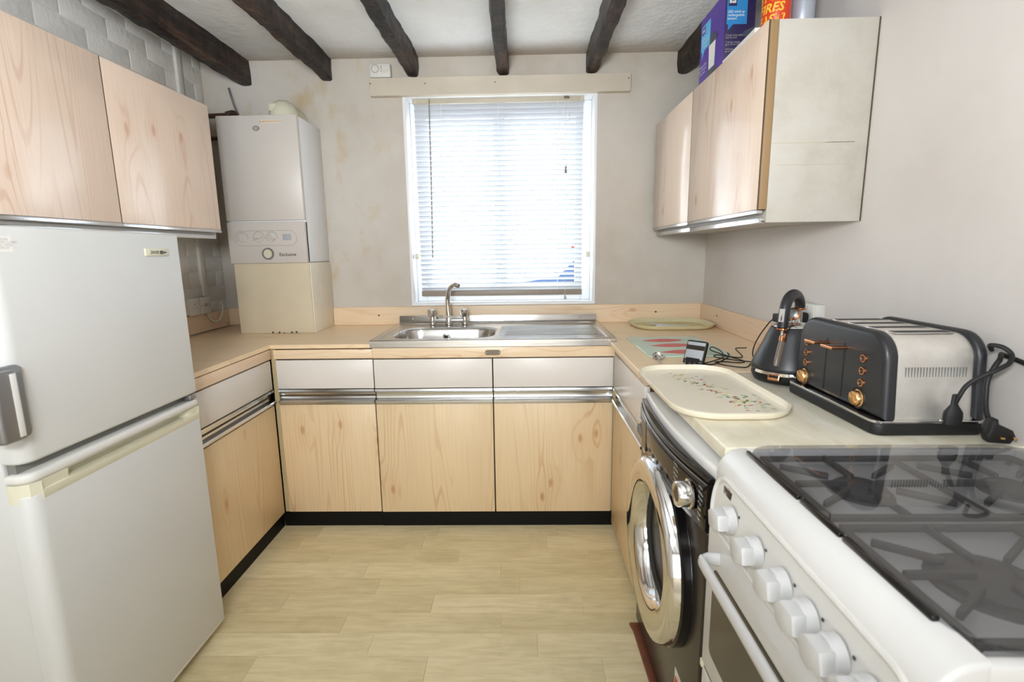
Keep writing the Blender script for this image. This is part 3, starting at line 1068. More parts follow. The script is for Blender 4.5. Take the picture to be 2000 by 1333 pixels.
# ------------------------------------------------------------------ worktops and upstands
wt = M().prism([(XL, 1.60), (LX + 0.004, 1.60), (LX + 0.004, FY - 0.004), (-0.693, FY - 0.004), (-0.693, YB - 0.001), (XL, YB - 0.001)], 'z', 0.8815, 0.9, 0.0015, 1)
tag(wt.obj('worktop', 'pine_top_x'), 'L-shaped pine-effect worktop left of the sink', 'worktop', 'worktops')
wr = M().prism([(0.394, 1.664), (XR, 1.664), (XR, YB - 0.001), (0.4215, YB - 0.001), (0.4215, FY - 0.016), (0.394, FY - 0.016)], 'z', 0.8815, 0.9, 0.0015, 1)
tag(wr.obj('worktop', 'pine_top_x'), 'pine-effect worktop right of the sink, under the chopping board', 'worktop', 'worktops')
mb = M().prism([(0.416, 1.004), (0.416, 1.6615), (XR, 1.6615), (XR, 1.004)], 'z', 0.866, 0.8995, 0.006, 3)
tag(mb.obj('worktop', 'marble_laminate'), 'pale marble-effect worktop over the washing machine', 'worktop', 'worktops')


def upstand(label, mtl, dims, screws):
    o = thing('upstand', label, 'upstand', ((dims[0] + dims[1]) / 2, (dims[2] + dims[3]) / 2, dims[4]), 'pine upstands')
    M().box(*dims, 0.0015, 1).obj('board', mtl, o)
    for (x, y, z, ax) in screws:
        s = M().lathe([(0, 0.001), (0.0045, 0.0015), (0.0055, 0)], (x, y, z), ax, 10).obj('screw', 'screw_dark', o)


upstand('long pine upstand behind the sink on the window wall', 'pine_strip_x', (-1.082, XR - 0.0175, YB - 0.019, YB - 0.0005, 0.9005, 1.003), [(-0.821, YB - 0.019, 0.955, '-y'), (0.757, YB - 0.019, 0.958, '-y')])
upstand('short pine upstand in the corner left of the cream casing', 'pine_strip_x', (XL + 0.018, -1.476, YB - 0.019, YB - 0.0005, 0.912, 1.005), [])
upstand('pine upstand on the brick wall under the sockets', 'pine_strip_y', (XL, XL + 0.0175, 1.62, YB - 0.0005, 0.908, 1.003), [])
upstand('pine upstand on the right wall behind the kettle', 'pine_strip_y', (XR - 0.017, XR, 1.664, YB - 0.0005, 0.9005, 1.003), [(XR - 0.017, 2.645, 0.962, '-x')])

# ------------------------------------------------------------------ sink
si = thing('sink', 'stainless steel sink with one bowl and a ribbed drainer on the right', 'sink', (-0.136, 2.55, 0.9))
SX0, SX1, SY0, SY1 = -0.692, 0.4195, FY - 0.008, 2.868
ZS = 0.916


def sdf_rr(x, y, x0, x1, y0, y1, r):
    cx, cy = (x0 + x1) / 2, (y0 + y1) / 2
    qx, qy = abs(x - cx) - (x1 - x0) / 2 + r, abs(y - cy) - (y1 - y0) / 2 + r
    return math.hypot(max(qx, 0), max(qy, 0)) + min(max(qx, qy), 0) - r


def sst(a, b, x):
    q = min(1, max(0, (x - a) / (b - a)))
    return q * q * (3 - 2 * q)


def deck_z(x, y):
    z = ZS
    d = sdf_rr(x, y, SX0 + 0.03, SX1 - 0.03, SY0 + 0.035, SY1 - 0.05, 0.03)
    z -= 0.005 * sst(0.004, -0.006, d)
    d = sdf_rr(x, y, -0.632, -0.137, 2.352, 2.672, 0.105)
    z -= 0.004 * sst(0.02, 0.0, d)
    z -= 0.145 * sst(0.0, -0.022, d)
    z -= 0.006 * sst(0, 0.25, -d)
    if -0.125 < x < 0.40:
        e = sst(-0.125, -0.07, x) * (1 - sst(0.35, 0.395, x)) * sst(2.345, 2.365, y) * (1 - sst(2.685, 2.705, y))
        z += e * (0.005 * math.cos((y - 2.36) / 0.042 * 2 * PI) + 0.001)
    return z


nx, ny = 210, 150
vs, fs = [], []
for j in range(ny + 1):
    y = SY0 + (SY1 - SY0) * j / ny
    for i in range(nx + 1):
        x = SX0 + (SX1 - SX0) * i / nx
        vs.append((x, y, deck_z(x, y)))
for j in range(ny):
    for i in range(nx):
        a = j * (nx + 1) + i
        fs.append((a, a + 1, a + nx + 2, a + nx + 1))
M().raw(vs, fs).obj('deck', 'steel_brushed', si, sharp=70)
m = M()
m.prism([(SY0 - 0.001, ZS + 0.001), (SY0 - 0.004, ZS - 0.002), (SY0 - 0.004, 0.884), (SY0 + 0.001, 0.883), (SY0 + 0.003, ZS)], 'x', SX0, SX1)
m.box(SX0 - 0.001, SX0 + 0.002, SY0, SY1, 0.8995, ZS, 0.0005)
m.box(SX1 - 0.002, SX1 + 0.001, SY0, SY1, 0.8995, ZS, 0.0005)
m.obj('front_edge', 'steel_brushed', si)
m = M()
m.prism([(SY1 - 0.022, ZS - 0.002), (SY1 - 0.010, ZS + 0.004), (SY1 - 0.004, ZS + 0.036), (SY1 + 0.012, ZS + 0.036), (SY1 + 0.014, ZS - 0.002)], 'x', SX0 - 0.006, SX1 - 0.004, 0.003)
sb = m.obj('splashback', 'steel_brushed', si)
for x in (-0.62, 0.325):
    M().lathe([(0, 0.002), (0.004, 0.002), (0.006, 0)], (x, SY1 - 0.006, ZS + 0.02), '-y', 10).obj('screw', 'chrome', sb)
ov = M().lathe([(0.0, 0.003), (0.006, 0.003), (0.012, 0.006), (0.019, 0.005), (0.020, 0.0)], (-0.405, 2.658, 0.862), '-y', 20).obj('overflow', 'chrome', si)
M().lathe([(0, 0.0045), (0.006, 0.0048), (0.0105, 0.0066), (0.0105, 0.003)], (-0.405, 2.658, 0.862), '-y', 16).obj('overflow_grille', 'dark_print', ov)

# ------------------------------------------------------------------ mixer tap
TY, TZ = 2.778, ZS
tp = thing('mixer_tap', 'chrome kitchen mixer tap with swan neck and two knobs, behind the bowl', 'tap', (-0.404, TY, TZ))
m = M()
m.tube([(-0.497, TY, TZ + 0.022), (-0.45, TY, TZ + 0.022), (-0.404, TY, TZ + 0.022), (-0.36, TY, TZ + 0.022), (-0.313, TY, TZ + 0.022)], 0.013, 14, 3)
for x in (-0.494, -0.316):
    m.lathe([(0.017, -0.003), (0.019, 0.004), (0.016, 0.03), (0.015, 0.045), (0, 0.047)], (x, TY, TZ), 'z', 20)
m.lathe([(0.022, -0.003), (0.023, 0.006), (0.020, 0.03), (0.014, 0.052), (0.012, 0.06), (0, 0.06)], (-0.404, TY, TZ), 'z', 20)
m.obj('tap_body', 'chrome', tp, sharp=50)
sx = M().tube([(-0.404, TY, TZ + 0.05), (-0.407, TY, TZ + 0.10), (-0.406, TY - 0.004, TZ + 0.145), (-0.396, TY - 0.018, TZ + 0.185), (-0.378, TY - 0.038, TZ + 0.210), (-0.356, TY - 0.056, TZ + 0.221)], [0.0145, 0.014, 0.0135, 0.0125, 0.0115, 0.0105], 16, 8).obj('spout', 'chrome', tp, sharp=60)
M().lathe([(0, -0.013), (0.0115, -0.013), (0.0135, -0.01), (0.0135, 0.012), (0, 0.014)], (-0.346, TY - 0.066, TZ + 0.217), Vector((-0.62, 0.5, 0.25)).normalized(), 16).obj('nozzle', 'chrome', sx)
for x, yy in ((-0.494, 1), (-0.316, -1)):
    kb = M()
    prof = [(0, 0.084), (0.016, 0.084), (0.0215, 0.080), (0.0220, 0.06), (0.0185, 0.042), (0, 0.042)]
    kb.lathe(prof, (x - 0.004, TY - 0.006, TZ), 'z', 12)
    kb.obj('tap_knob', 'chrome', tp, sharp=20)
M().tube([(-0.47, TY - 0.004, TZ + 0.03), (-0.464, TY - 0.006, TZ + 0.045)], 0.008, 10, 1).obj('swivel_cap', 'chrome', tp)

# ------------------------------------------------------------------ wall cabinets
def wall_cabinet(label, front, wall, y0, y1, splits, near_edge):
    sg = 1 if wall > front else -1
    z0, z1 = 1.386, 1.950
    o = thing('wall_cabinet', label, 'cabinet', ((front + wall) / 2, (y0 + y1) / 2, z0), 'pine wall cabinets')
    a, b = sorted((front + sg * 0.026, wall))
    M().box(a, b, y0, y1, z0, z1 - 0.004, 0.001).obj('carcass', 'side_panel_paint', o)
    a, b = sorted((front + sg * 0.018, front + sg * 0.026))
    M().box(a, b, y0 + 0.001, y1, z0 + 0.03, z1 - 0.006).obj('edge_strip', 'gap_shade_brown', o)
    for (p, q) in splits:
        a, b = sorted((front, front + sg * 0.018))
        d = M().box(a, b, p + 0.002, q - 0.002, 1.420, z1, 0.001).obj('door', 'pine_wall_door_lit', o)
        a, b = sorted((front + sg * 0.0004, front + sg * 0.0176))
        for e in (p + 0.0012, q - 0.002):
            M().box(a, b, e, e + 0.0008, 1.4205, z1 - 0.0005).obj('door_gap_shade', 'gap_shade_brown', d)  # dark strip painted in for the shade of the door gap
        a, b = sorted((front - sg * 0.002, front + sg * 0.019))
        M().box(a, b, p + 0.0015, q - 0.0015, 1.407, 1.4195, 0.0015).obj('door_grip', 'aluminium', d)
        a, b = sorted((front + sg * 0.010, front + sg * 0.030))
        M().box(a, b, p + 0.012 * (p == y0), q - 0.03 * (q == y1), 1.379, 1.396, 0.002).obj('bottom_rail', 'aluminium', o)
    return o


wcl = wall_cabinet('pine wall cabinet on the left above the fridge', -1.365, XL, 1.20, 2.345, [(1.20, 1.762), (1.762, 2.345)], 2.345)
wcr = wall_cabinet('pine wall cabinet on the right with a painted side panel', 0.716, XR, 1.606, 2.845, [(1.606, 2.264), (2.264, 2.845)], 1.606)
# wood edge and scratches seen on the near side of the right cabinet
M().box(0.7185, 0.7415, 1.599, 1.606, 1.420, 1.946, 0.001).obj('side_edge', 'edge_wood', wcr)
M().box(0.7425, XR, 1.600, 1.606, 1.381, 1.947, 0.001).obj('side_panel', 'side_panel_paint', wcr)
m = M()
m.box(0.745, 0.985, 1.5992, 1.6, 1.6095, 1.6105)
m.box(0.76, 0.99, 1.5992, 1.6, 1.5475, 1.548)
m.box(0.90, 0.985, 1.5992, 1.6, 1.609, 1.6105)
m.obj('scratch', 'filler_cream', wcr)
M().box(XR - 0.004, XR - 0.0005, 1.5985, 1.6, 1.381, 1.947).obj('wall_gap_shade', 'gap_shade_brown', wcr)  # dark strip added for the shade line against the wall

# ------------------------------------------------------------------ fridge freezer
FX = -1.061
fr = thing('fridge_freezer', 'tall white fridge freezer on the left under the wall cabinet', 'fridge', (-1.38, 1.29, 0))
M().box(-1.69, FX - 0.062, 1.012, 1.576, 0.03, 1.372, 0.006, 3).obj('body', 'fridge_white', fr)
M().box(FX - 0.062, FX - 0.05, 1.02, 1.57, 0.05, 1.36, 0.003).obj('gasket', 'gasket_grey', fr)


def door_prism(z0, z1, bev):
    y0, y1, x0 = 1.000, 1.588, FX - 0.05
    pts = [(x0, y0), (x0, y1)]
    for k in range(7):
        q = math.radians(90 * k / 6)
        pts.append((FX - 0.010 + 0.010 * math.sin(q), y1 - 0.010 + 0.010 * math.cos(q)))
    for k in range(7):
        q = math.radians(90 * k / 6)
        pts.append((FX - 0.030 + 0.030 * math.cos(q), y0 + 0.030 - 0.030 * math.sin(q)))
    return M().prism(pts, 'z', z0, z1, bev, 3)


fd = door_prism(0.868, 1.372, 0.008).obj('freezer_door', 'fridge_white', fr)
rd = door_prism(0.050, 0.797, 0.006).obj('fridge_door', 'fridge_white', fr)
dt = door_prism(0.822, 0.846, 0.009).obj('door_top_rail', 'white_plastic', fr)
# cream grip strip with a scooped recess
m = M()
y0, y1 = 1.0, 1.588
n = 40
vs, fs = [], []
for i in range(n + 1):
    y = y0 + 0.03 + (y1 - y0 - 0.04) * i / n
    d = 0.028 * sst(1.10, 1.125, y) * (1 - sst(1.52, 1.545, y))
    for (x, z) in ((FX - 0.045, 0.823), (FX - 0.001, 0.823), (FX - 0.001 - d * 0.5, 0.821), (FX - 0.003 - d, 0.808), (FX - 0.003 - d * 0.9, 0.802), (FX + 0.001, 0.800), (FX + 0.001, 0.783), (FX - 0.001, 0.780), (FX - 0.045, 0.780)):
        vs.append((x, y, z))
for i in range(n):
    for k in range(8):
        a = i * 9 + k
        fs.append((a, a + 1, a + 10, a + 9))
m.raw(vs, fs)
m.prism([(FX - 0.048, 0.999 + 0.0), (FX - 0.03, 0.999), (FX - 0.008, 1.010), (FX + 0.001, 1.03), (FX - 0.045, 1.03)], 'z', 0.780, 0.823)
m.box(FX - 0.045, FX - 0.001, 1.577, 1.589, 0.780, 0.823, 0.003)
m.obj('grip_strip', 'cream_plastic', fr)
M().box(FX - 0.046, FX - 0.03, 1.01, 1.58, 0.846, 0.868).obj('gap_seal', 'gasket_grey', fr)
hg = M().box(FX - 0.04, FX - 0.004, 1.555, 1.585, 0.848, 0.866, 0.003).obj('hinge', 'grey_metal', fr)
# freezer handle: grey bar standing off the door
m = M()
m.prism(rrect(0.944, 1.022, 0.932, 1.088, 0.012, 4), 'x', FX - 0.002, FX + 0.012, 0.004, 2)
hb = m.obj('freezer_handle', 'handle_grey', fd)
M().box(FX + 0.008, FX + 0.034, 0.940, 0.992, 0.936, 1.083, 0.008, 3).obj('handle_grip', 'grey_metal', hb)
M().box(FX + 0.033, FX + 0.0345, 0.972, 0.985, 0.944, 1.076, 0.0005).obj('handle_inlay', 'white_plastic', hb)
bd = M().box(FX - 0.001, FX + 0.0045, 1.434, 1.528, 1.306, 1.328, 0.003, 2).obj('badge', 'cream_plastic', fd)
text('lettering', 'ZANUSSI', 0.0125, (FX + 0.0048, 1.470, 1.3165), (0, 1, 0), (0, 0, 1), 'dark_print', fd, bold=0.0003, squash=0.7)
m = M()
m.box(FX + 0.0044, FX + 0.0050, 1.491, 1.499, 1.3115, 1.3215)
m.box(FX + 0.0044, FX + 0.0050, 1.5005, 1.506, 1.3115, 1.3215)
m.box(FX + 0.0044, FX + 0.0050, 1.508, 1.517, 1.314, 1.319)
m.obj('emblem', 'dark_print', fd)
st = M().box(FX - 0.001, FX + 0.0006, 1.020, 1.060, 1.318, 1.350).obj('sticker', 'paper_white', fd)
text('sticker_text', 'FREEZER\nKEEP DOOR CLOSED\nAT ALL TIMES\nDEFROST', 0.0065, (FX + 0.0009, 1.040, 1.335), (0, 1, 0), (0, 0, 1), 'light_print', fd)
for y in (1.03, 1.555):
    M().lathe([(0, 0), (0.02, 0), (0.018, 0.03), (0, 0.03)], (FX - 0.09, y, 0), 'z', 14).obj('foot', 'white_plastic', fr)
    M().lathe([(0, 0), (0.02, 0), (0.018, 0.03), (0, 0.03)], (-1.64, y, 0), 'z', 14).obj('foot', 'white_plastic', fr)
M().box(FX - 0.052, FX - 0.001, 1.004, 1.585, 0.040, 0.052, 0.002).obj('bottom_trim', 'white_plastic', fr)

# ------------------------------------------------------------------ washing machine
WY0, WY1 = 1.015, 1.620
wm = thing('washing_machine', 'black washing machine with round chrome door under the marble worktop', 'washing machine', (0.7, 1.32, 0))
BXW = 0.392


def bulge(y):
    q = (y - (WY0 + WY1) / 2) / ((WY1 - WY0) / 2)
    return 0.030 * max(0.0, 1 - q * q)


M().box(BXW + 0.012, 1.0, WY0, WY1, 0.02, 0.815, 0.004).obj('body', 'gloss_black', wm)
M().box(BXW, BXW + 0.014, WY0, WY1, 0.02, 0.700, 0.006, 3).obj('front_panel', 'graphite', wm)
# bowed control panel
n = 24
ys = [WY0 + (WY1 - WY0) * i / n for i in range(n + 1)]
poly = [(BXW - 0.004 - bulge(y), y) for y in ys] + [(BXW + 0.03, WY1), (BXW + 0.03, WY0)]
pn = M().prism(poly, 'z', 0.703, 0.812, 0.002, 1).obj('control_panel', 'gloss_black', wm, sharp=45)
lip = [(BXW - 0.002 - bulge(y), y) for y in ys] + [(BXW + 0.016 - 0.6 * bulge(y), y) for y in ys[::-1]]
M().prism(lip, 'z', 0.812, 0.826, 0.004, 2).obj('panel_lip', 'gloss_black', pn, sharp=60)
m = M()
m.tube([(BXW - 0.0045 - bulge(y), y, 0.8105) for y in ys], 0.0012, 6, 1)
m.obj('chrome_line', 'chrome', pn)
top = [(BXW + 0.012 - 0.6 * bulge(y), y) for y in ys] + [(1.0, WY1), (1.0, WY0)]
M().prism(top, 'z', 0.818, 0.848, 0.008, 3).obj('top_panel', 'white_enamel', wm, sharp=50)
# drawer at the far end
dr = [(BXW - 0.0055 - bulge(y), y) for y in ys if y > 1.44] + [(BXW + 0.0, WY1 - 0.004), (BXW + 0.0, 1.44)]
dw = M().prism(dr, 'z', 0.712, 0.808, 0.001, 1).obj('detergent_drawer', 'graphite', wm, sharp=45)
M().box(BXW - 0.02, BXW + 0.001, 1.52, 1.606, 0.715, 0.745, 0.006).obj('drawer_grip', 'gasket_grey', dw)
M().box(BXW - 0.0175, BXW - 0.014, 1.46, 1.60, 0.764, 0.768).obj('print_line', 'white_print', dw)
text('print', 'direct drive', 0.012, (BXW - 0.0215, 1.515, 0.782), (-0.12, -1, 0), (0, 0, 1), 'white_print', dw)
# dial
dy = 1.085
dxp = BXW - 0.004 - bulge(dy)
dl = M().lathe([(0.034, 0.0), (0.034, 0.004), (0.029, 0.006), (0.0285, 0.030), (0.026, 0.033), (0.023, 0.031), (0, 0.029)], (dxp, dy, 0.757), '-x', 32).obj('program_dial', 'chrome', wm, sharp=40)
M().lathe([(0, 0.0305), (0.0215, 0.0305), (0.022, 0.03)], (dxp, dy, 0.757), '-x', 28).obj('dial_face', 'graphite', dl)
M().tube([(dxp - 0.001, dy + 0.040 * math.cos(a), 0.757 + 0.040 * math.sin(a)) for a in [math.radians(k) for k in range(-70, 80, 15)][::1]], 0.0018, 6, 1, mtx=Matrix.Translation((0, 0, 0))).obj('dial_ring', 'light_print', dl)
words = ['Cotton', 'Synthetics', 'Delicates', 'Wool', 'Rapid', 'Rinse', 'Spin']
for i, w in enumerate(words):
    for s in (1, -1):
        y = dy + (0.075 if s > 0 else -0.045)
        text('print', w, 0.0095, (BXW - 0.0055 - bulge(y), y, 0.796 - i * 0.0125), (-s * 0.0 - 0.08 * (1 if y > 1.3 else -1) * 0, -1, 0), (0, 0, 1), 'white_print', pn)
for i in range(5):
    y = 1.22 + i * 0.042
    M().box(BXW - 0.0065 - bulge(y), BXW - bulge(y), y - 0.007, y + 0.007, 0.735, 0.742, 0.001).obj('button', 'graphite', pn)
    text('print', ('Start', 'Temp', 'Delay', 'Wash', 'Eco')[i], 0.0085, (BXW - 0.0055 - bulge(y), y, 0.754), (0, -1, 0), (0, 0, 1), 'light_print', pn)
# door
DC = (BXW, 1.325, 0.483)
ring = M().lathe([(0.150, 0.006), (0.153, 0.022), (0.162, 0.040), (0.174, 0.049), (0.186, 0.052), (0.226, 0.057), (0.238, 0.053), (0.245, 0.042), (0.246, 0.0)], DC, '-x', 64)
drr = ring.obj('door_ring', 'chrome', wm, sharp=60)
M().lathe([(0.1505, 0.012), (0.142, 0.010), (0.120, -0.02), (0.08, -0.045), (0, -0.055)], DC, '-x', 48).obj('door_glass', 'door_bowl_glass', drr, sharp=60)
M().lathe([(0.152, 0.012), (0.145, -0.002), (0.150, -0.012), (0.152, 0.0)], DC, '-x', 48).obj('door_seal', 'gasket_grey', drr)
M().lathe([(0, -0.006), (0.139, -0.006), (0.14, -0.005)], (DC[0] + 0.0, DC[1], DC[2]), '-x', 48).obj('drum', 'iron_grey', drr)
M().lathe([(0.244, 0.0), (0.251, 0.002), (0.251, 0.022), (0.246, 0.026)], DC, '-x', 64).obj('door_rim', 'gloss_black', drr)
M().lathe([(0, 0.001), (0.012, 0.001), (0.012, 0)], (BXW - 0.006, 1.30, 0.60), '-x', 16).obj('warning_sticker', 'bulb_orange', drr)
# stickers
rs = M().lathe([(0, 0.0008), (0.020, 0.0008), (0.020, 0)], (BXW, 1.575, 0.675), '-x', 20).obj('round_sticker', 'paper_white', wm)
M().lathe([(0, 0.0012), (0.012, 0.0012), (0.012, 0)], (BXW, 1.572, 0.678), '-x', 16).obj('sticker_dot', 'red_print', rs)
ls = M().box(BXW - 0.0012, BXW + 0.001, 1.05, 1.175, 0.06, 0.225).obj('label_sticker', 'paper_white', wm)
M().box(BXW - 0.0018, BXW - 0.001, 1.055, 1.170, 0.065, 0.205).obj('label_field', 'red_print', ls)
text('label_text', 'EXTRA\nLARGE\nLOAD', 0.034, (BXW - 0.0024, 1.112, 0.135), (0, -1, 0), (0, 0, 1), 'paper_white', ls)
text('label_text', 'DIGITAL MOTOR', 0.011, (BXW - 0.0018, 1.112, 0.2155), (0, -1, 0), (0, 0, 1), 'red_print', ls)
for x in (BXW + 0.05, 0.95):
    for y in (WY0 + 0.05, WY1 - 0.05):
        M().lathe([(0, 0), (0.02, 0), (0.018, 0.021), (0, 0.021)], (x, y, 0), 'z', 12).obj('foot', 'rubber_black', wm)
ts = M().prism([(0.366, 1.60), (0.372, 1.57), (0.378, 1.16), (0.412, 1.16), (0.406, 1.585), (0.398, 1.60)], 'z', 0.0005, 0.014, 0.002)
tag(ts.obj('threshold_strip', 'threshold_wood'), 'red-brown wooden strip on the floor along the washing machine', 'strip')

# ------------------------------------------------------------------ cooker
CY0, CY1 = 0.440, 1.000
CX = 0.392
ck = thing('cooker', 'white freestanding gas cooker with smoked glass lid, nearest on the right', 'cooker', (0.7, 0.72, 0))
prof = [(CX + 0.018, 0.02), (CX + 0.018, 0.742), (CX - 0.004, 0.744), (CX - 0.006, 0.752), (CX + 0.006, 0.845)]
for k in range(9):
    q = math.radians(180 - 90 * k / 8)
    prof.append((CX + 0.056 + 0.050 * math.cos(q), 0.852 + 0.050 * math.sin(q)))
prof += [(CX + 0.063, 0.902), (CX + 0.065, 0.870), (1.0, 0.870), (1.0, 0.02)]
M().prism(prof, 'y', CY0, CY1, 0.006, 3).obj('body', 'white_enamel', ck, sharp=40)
# hob rim round the sides and back
m = M()
m.box(CX + 0.06, 1.0, CY1 - 0.014, CY1, 0.865, 0.8995, 0.004)
m.box(CX + 0.06, 1.0, CY0, CY0 + 0.016, 0.865, 0.8995, 0.004)
m.box(0.985, 1.0, CY0 + 0.016, CY1 - 0.014, 0.865, 0.8995, 0.004)
m.obj('hob_rim', 'white_enamel', ck)
M().box(CX + 0.066, 0.984, CY0 + 0.017, CY1 - 0.015, 0.870, 0.8712).obj('hob_plate', 'hob_grey', ck)
for (x, y, r) in ((0.60, 0.60, 0.058), (0.60, 0.86, 0.042), (0.86, 0.60, 0.042), (0.86, 0.86, 0.036)):
    bn = M().lathe([(r * 1.25, 0.0), (r * 1.2, 0.004), (r, 0.006), (r, 0.012), (r * 0.9, 0.0145), (0, 0.015)], (x, y, 0.871), 'z', 28).obj('burner', 'iron_grey', ck)
for yc in (0.60, 0.86):
    m = M()
    h0, h1 = 0.882, 0.8915
    for y in (yc - 0.115, yc + 0.115):
        m.box(0.475, 0.97, y - 0.005, y + 0.005, h0, h1, 0.002)
    for x in (0.478, 0.73, 0.967):
        m.box(x - 0.005, x + 0.005, yc - 0.115, yc + 0.115, h0, h1, 0.002)
    for xc in (0.60, 0.86):
        for a in (0, 90, 180, 270):
            mt = Matrix.Translation((xc, yc, 0)) @ Matrix.Rotation(math.radians(a), 4, 'Z')
            m.box(0.025, 0.115, -0.004, 0.004, h0 + 0.001, h1 + 0.003, 0.002, mtx=mt)
        for a in (35, 145, 215, 325):
            mt = Matrix.Translation((xc, yc, 0)) @ Matrix.Rotation(math.radians(a), 4, 'Z')
            m.box(0.05, 0.13, -0.004, 0.004, h0 + 0.001, h1 + 0.003, 0.002, mtx=mt)
    for x in (0.478, 0.967):
        for y in (yc - 0.115, yc + 0.115):
            m.box(x - 0.004, x + 0.004, y - 0.004, y + 0.004, 0.871, h0)
    m.obj('pan_support', 'iron_grey', ck)
M().prism(rrect(CX + 0.054, 1.0, CY0 + 0.010, CY1 - 0.004, 0.06, 8), 'z', 0.9025, 0.9075, 0.001, 1).obj('glass_lid', 'smoked_lid', ck)
m = M()
for a, b in ((0.775, 0.968), (0.665, 0.77), (0.50, 0.66)):
    m.box(CX + 0.049, CX + 0.059, a, b, 0.8985, 0.9088, 0.003)
m.obj('lid_seal', 'gloss_black', ck)
# fascia with bead frame
n0 = Vector((-0.0935, 0, 0.012)).normalized()


def fx(z):
    return CX - 0.006 + (z - 0.752) / 0.093 * 0.012


fo = [(y, z) for y, z in rrect(CY0 + 0.012, CY1 - 0.022, 0.757, 0.850, 0.040, 7)]
m = M()
m.raw([(fx(z) - 0.0016, y, z) for y, z in fo] + [(fx(z) + 0.004, y, z) for y, z in fo], [tuple(range(len(fo)))] + [(i, (i + 1) % len(fo), (i + 1) % len(fo) + len(fo), i + len(fo)) for i in range(len(fo))])
fa = m.obj('fascia', 'white_plastic', ck)
M().tube([(fx(z) - 0.001, y, z) for y, z in rrect(CY0 + 0.006, CY1 - 0.014, 0.750, 0.857, 0.046, 7)], 0.0048, 8, 1, closed=True).obj('fascia_bead', 'white_plastic', fa)
M().box(fx(0.838) - 0.0028, fx(0.838) + 0.002, 0.912, 0.948, 0.820, 0.843, 0.0005).obj('timer_display', 'oven_glass', fa)
text('print', 'min', 0.007, (fx(0.846) - 0.0022, 0.925, 0.8465), (0, -1, 0), (0, 0, 1), 'grey_print', fa)
kz = 0.800
for y in (0.893, 0.790, 0.702, 0.632, 0.568, 0.503):
    x0 = fx(kz) - 0.0016
    k = M()
    k.lathe([(0.0270, 0.0), (0.0270, 0.004), (0.0255, 0.014), (0.023, 0.017), (0, 0.017)], (x0, y, kz), '-x', 28)
    # tapered grip, thicker to one end
    gp = [(-0.024, -0.014), (0.008, -0.0215), (0.026, -0.014), (0.026, 0.014), (0.008, 0.0215), (-0.024, 0.014)]
    k.prism(gp, 'z', 0.0, 0.022, 0.004, 2, mtx=Matrix.Translation((x0 - 0.014, y, kz)) @ Matrix.Rotation(-PI / 2, 4, 'Y') @ Matrix.Rotation(PI / 2 + 0.25, 4, 'Z'))
    kn = k.obj('knob', 'knob_white', ck, sharp=30)
    M().box(x0 - 0.0012, x0 + 0.0006, y - 0.0295 - 0.002, y - 0.0295 + 0.002, kz + 0.02, kz + 0.024).obj('dot', 'dark_print', fa)
    M().tube([(x0 - 0.0004, y - 0.03 + a, kz - 0.032 + b) for a, b in ((-0.005, -0.005), (0.005, -0.005), (0.005, 0.005), (-0.005, 0.005))], 0.0006, 4, 1, closed=True).obj('symbol', 'dark_print', fa)
# oven door with glass and curved bar handle
od = M().box(CX - 0.004, CX + 0.018, CY0 + 0.003, CY1 - 0.003, 0.408, 0.738, 0.006, 3).obj('oven_door', 'white_enamel', ck)
M().prism(rrect(CY0 + 0.045, CY1 - 0.045, 0.465, 0.662, 0.016, 4), 'x', CX - 0.006, CX - 0.002, 0.0008, 1).obj('oven_window', 'oven_glass', od)
hx = 0.352
M().tube([(CX - 0.002, 0.935, 0.691), (CX - 0.022, 0.938, 0.691), (hx + 0.004, 0.930, 0.691), (hx, 0.910, 0.691), (hx, 0.72, 0.691), (hx, 0.52, 0.691), (hx + 0.004, 0.50, 0.691), (CX - 0.022, 0.492, 0.691), (CX - 0.002, 0.495, 0.691)], 0.0075, 14, 6, flat=1.9).obj('oven_handle', 'knob_white', od, sharp=60)
ld = M().box(CX - 0.002, CX + 0.018, CY0 + 0.003, CY1 - 0.003, 0.06, 0.396, 0.006, 3).obj('lower_door', 'white_enamel', ck)
M().tube([(CX, 0.935, 0.372), (CX - 0.028, 0.93, 0.372), (CX - 0.034, 0.90, 0.372), (CX - 0.034, 0.54, 0.372), (CX - 0.028, 0.51, 0.372), (CX, 0.505, 0.372)], 0.009, 12, 5).obj('lower_handle', 'white_enamel', ld, sharp=60)
M().box(CX, CX + 0.016, CY0 + 0.006, CY1 - 0.006, 0.397, 0.407).obj('door_gap', 'gasket_grey', ck)
M().box(CX - 0.006, CX + 0.004, CY1 - 0.012, CY1 - 0.001, 0.395, 0.412, 0.002).obj('hinge', 'cream_plastic', ck)
for x in (CX + 0.06, 0.96):
    for y in (CY0 + 0.05, CY1 - 0.05):
        M().lathe([(0, 0), (0.02, 0), (0.018, 0.021), (0, 0.021)], (x, y, 0), 'z', 12).obj('foot', 'rubber_black', ck)
M().box(CX + 0.03, 1.0, CY0 + 0.004, CY1 - 0.004, 0.02, 0.06).obj('plinth', 'matt_black', ck)

# ------------------------------------------------------------------ toaster
TB = 0.9
to = thing('toaster', 'black and steel four-slice toaster with rose gold levers near the right wall', 'toaster', (0.88, 1.245, TB))
M().prism(rrect(0.757, 0.995, 1.062, 1.432, 0.022, 6), 'z', TB + 0.0005, TB + 0.027, 0.004, 2).obj('base', 'matt_black', to)
M().prism(rrect(0.7555, 0.9965, 1.0605, 1.4335, 0.023, 6), 'z', TB + 0.027, TB + 0.033, 0.001, 1).obj('chrome_band', 'chrome', to)


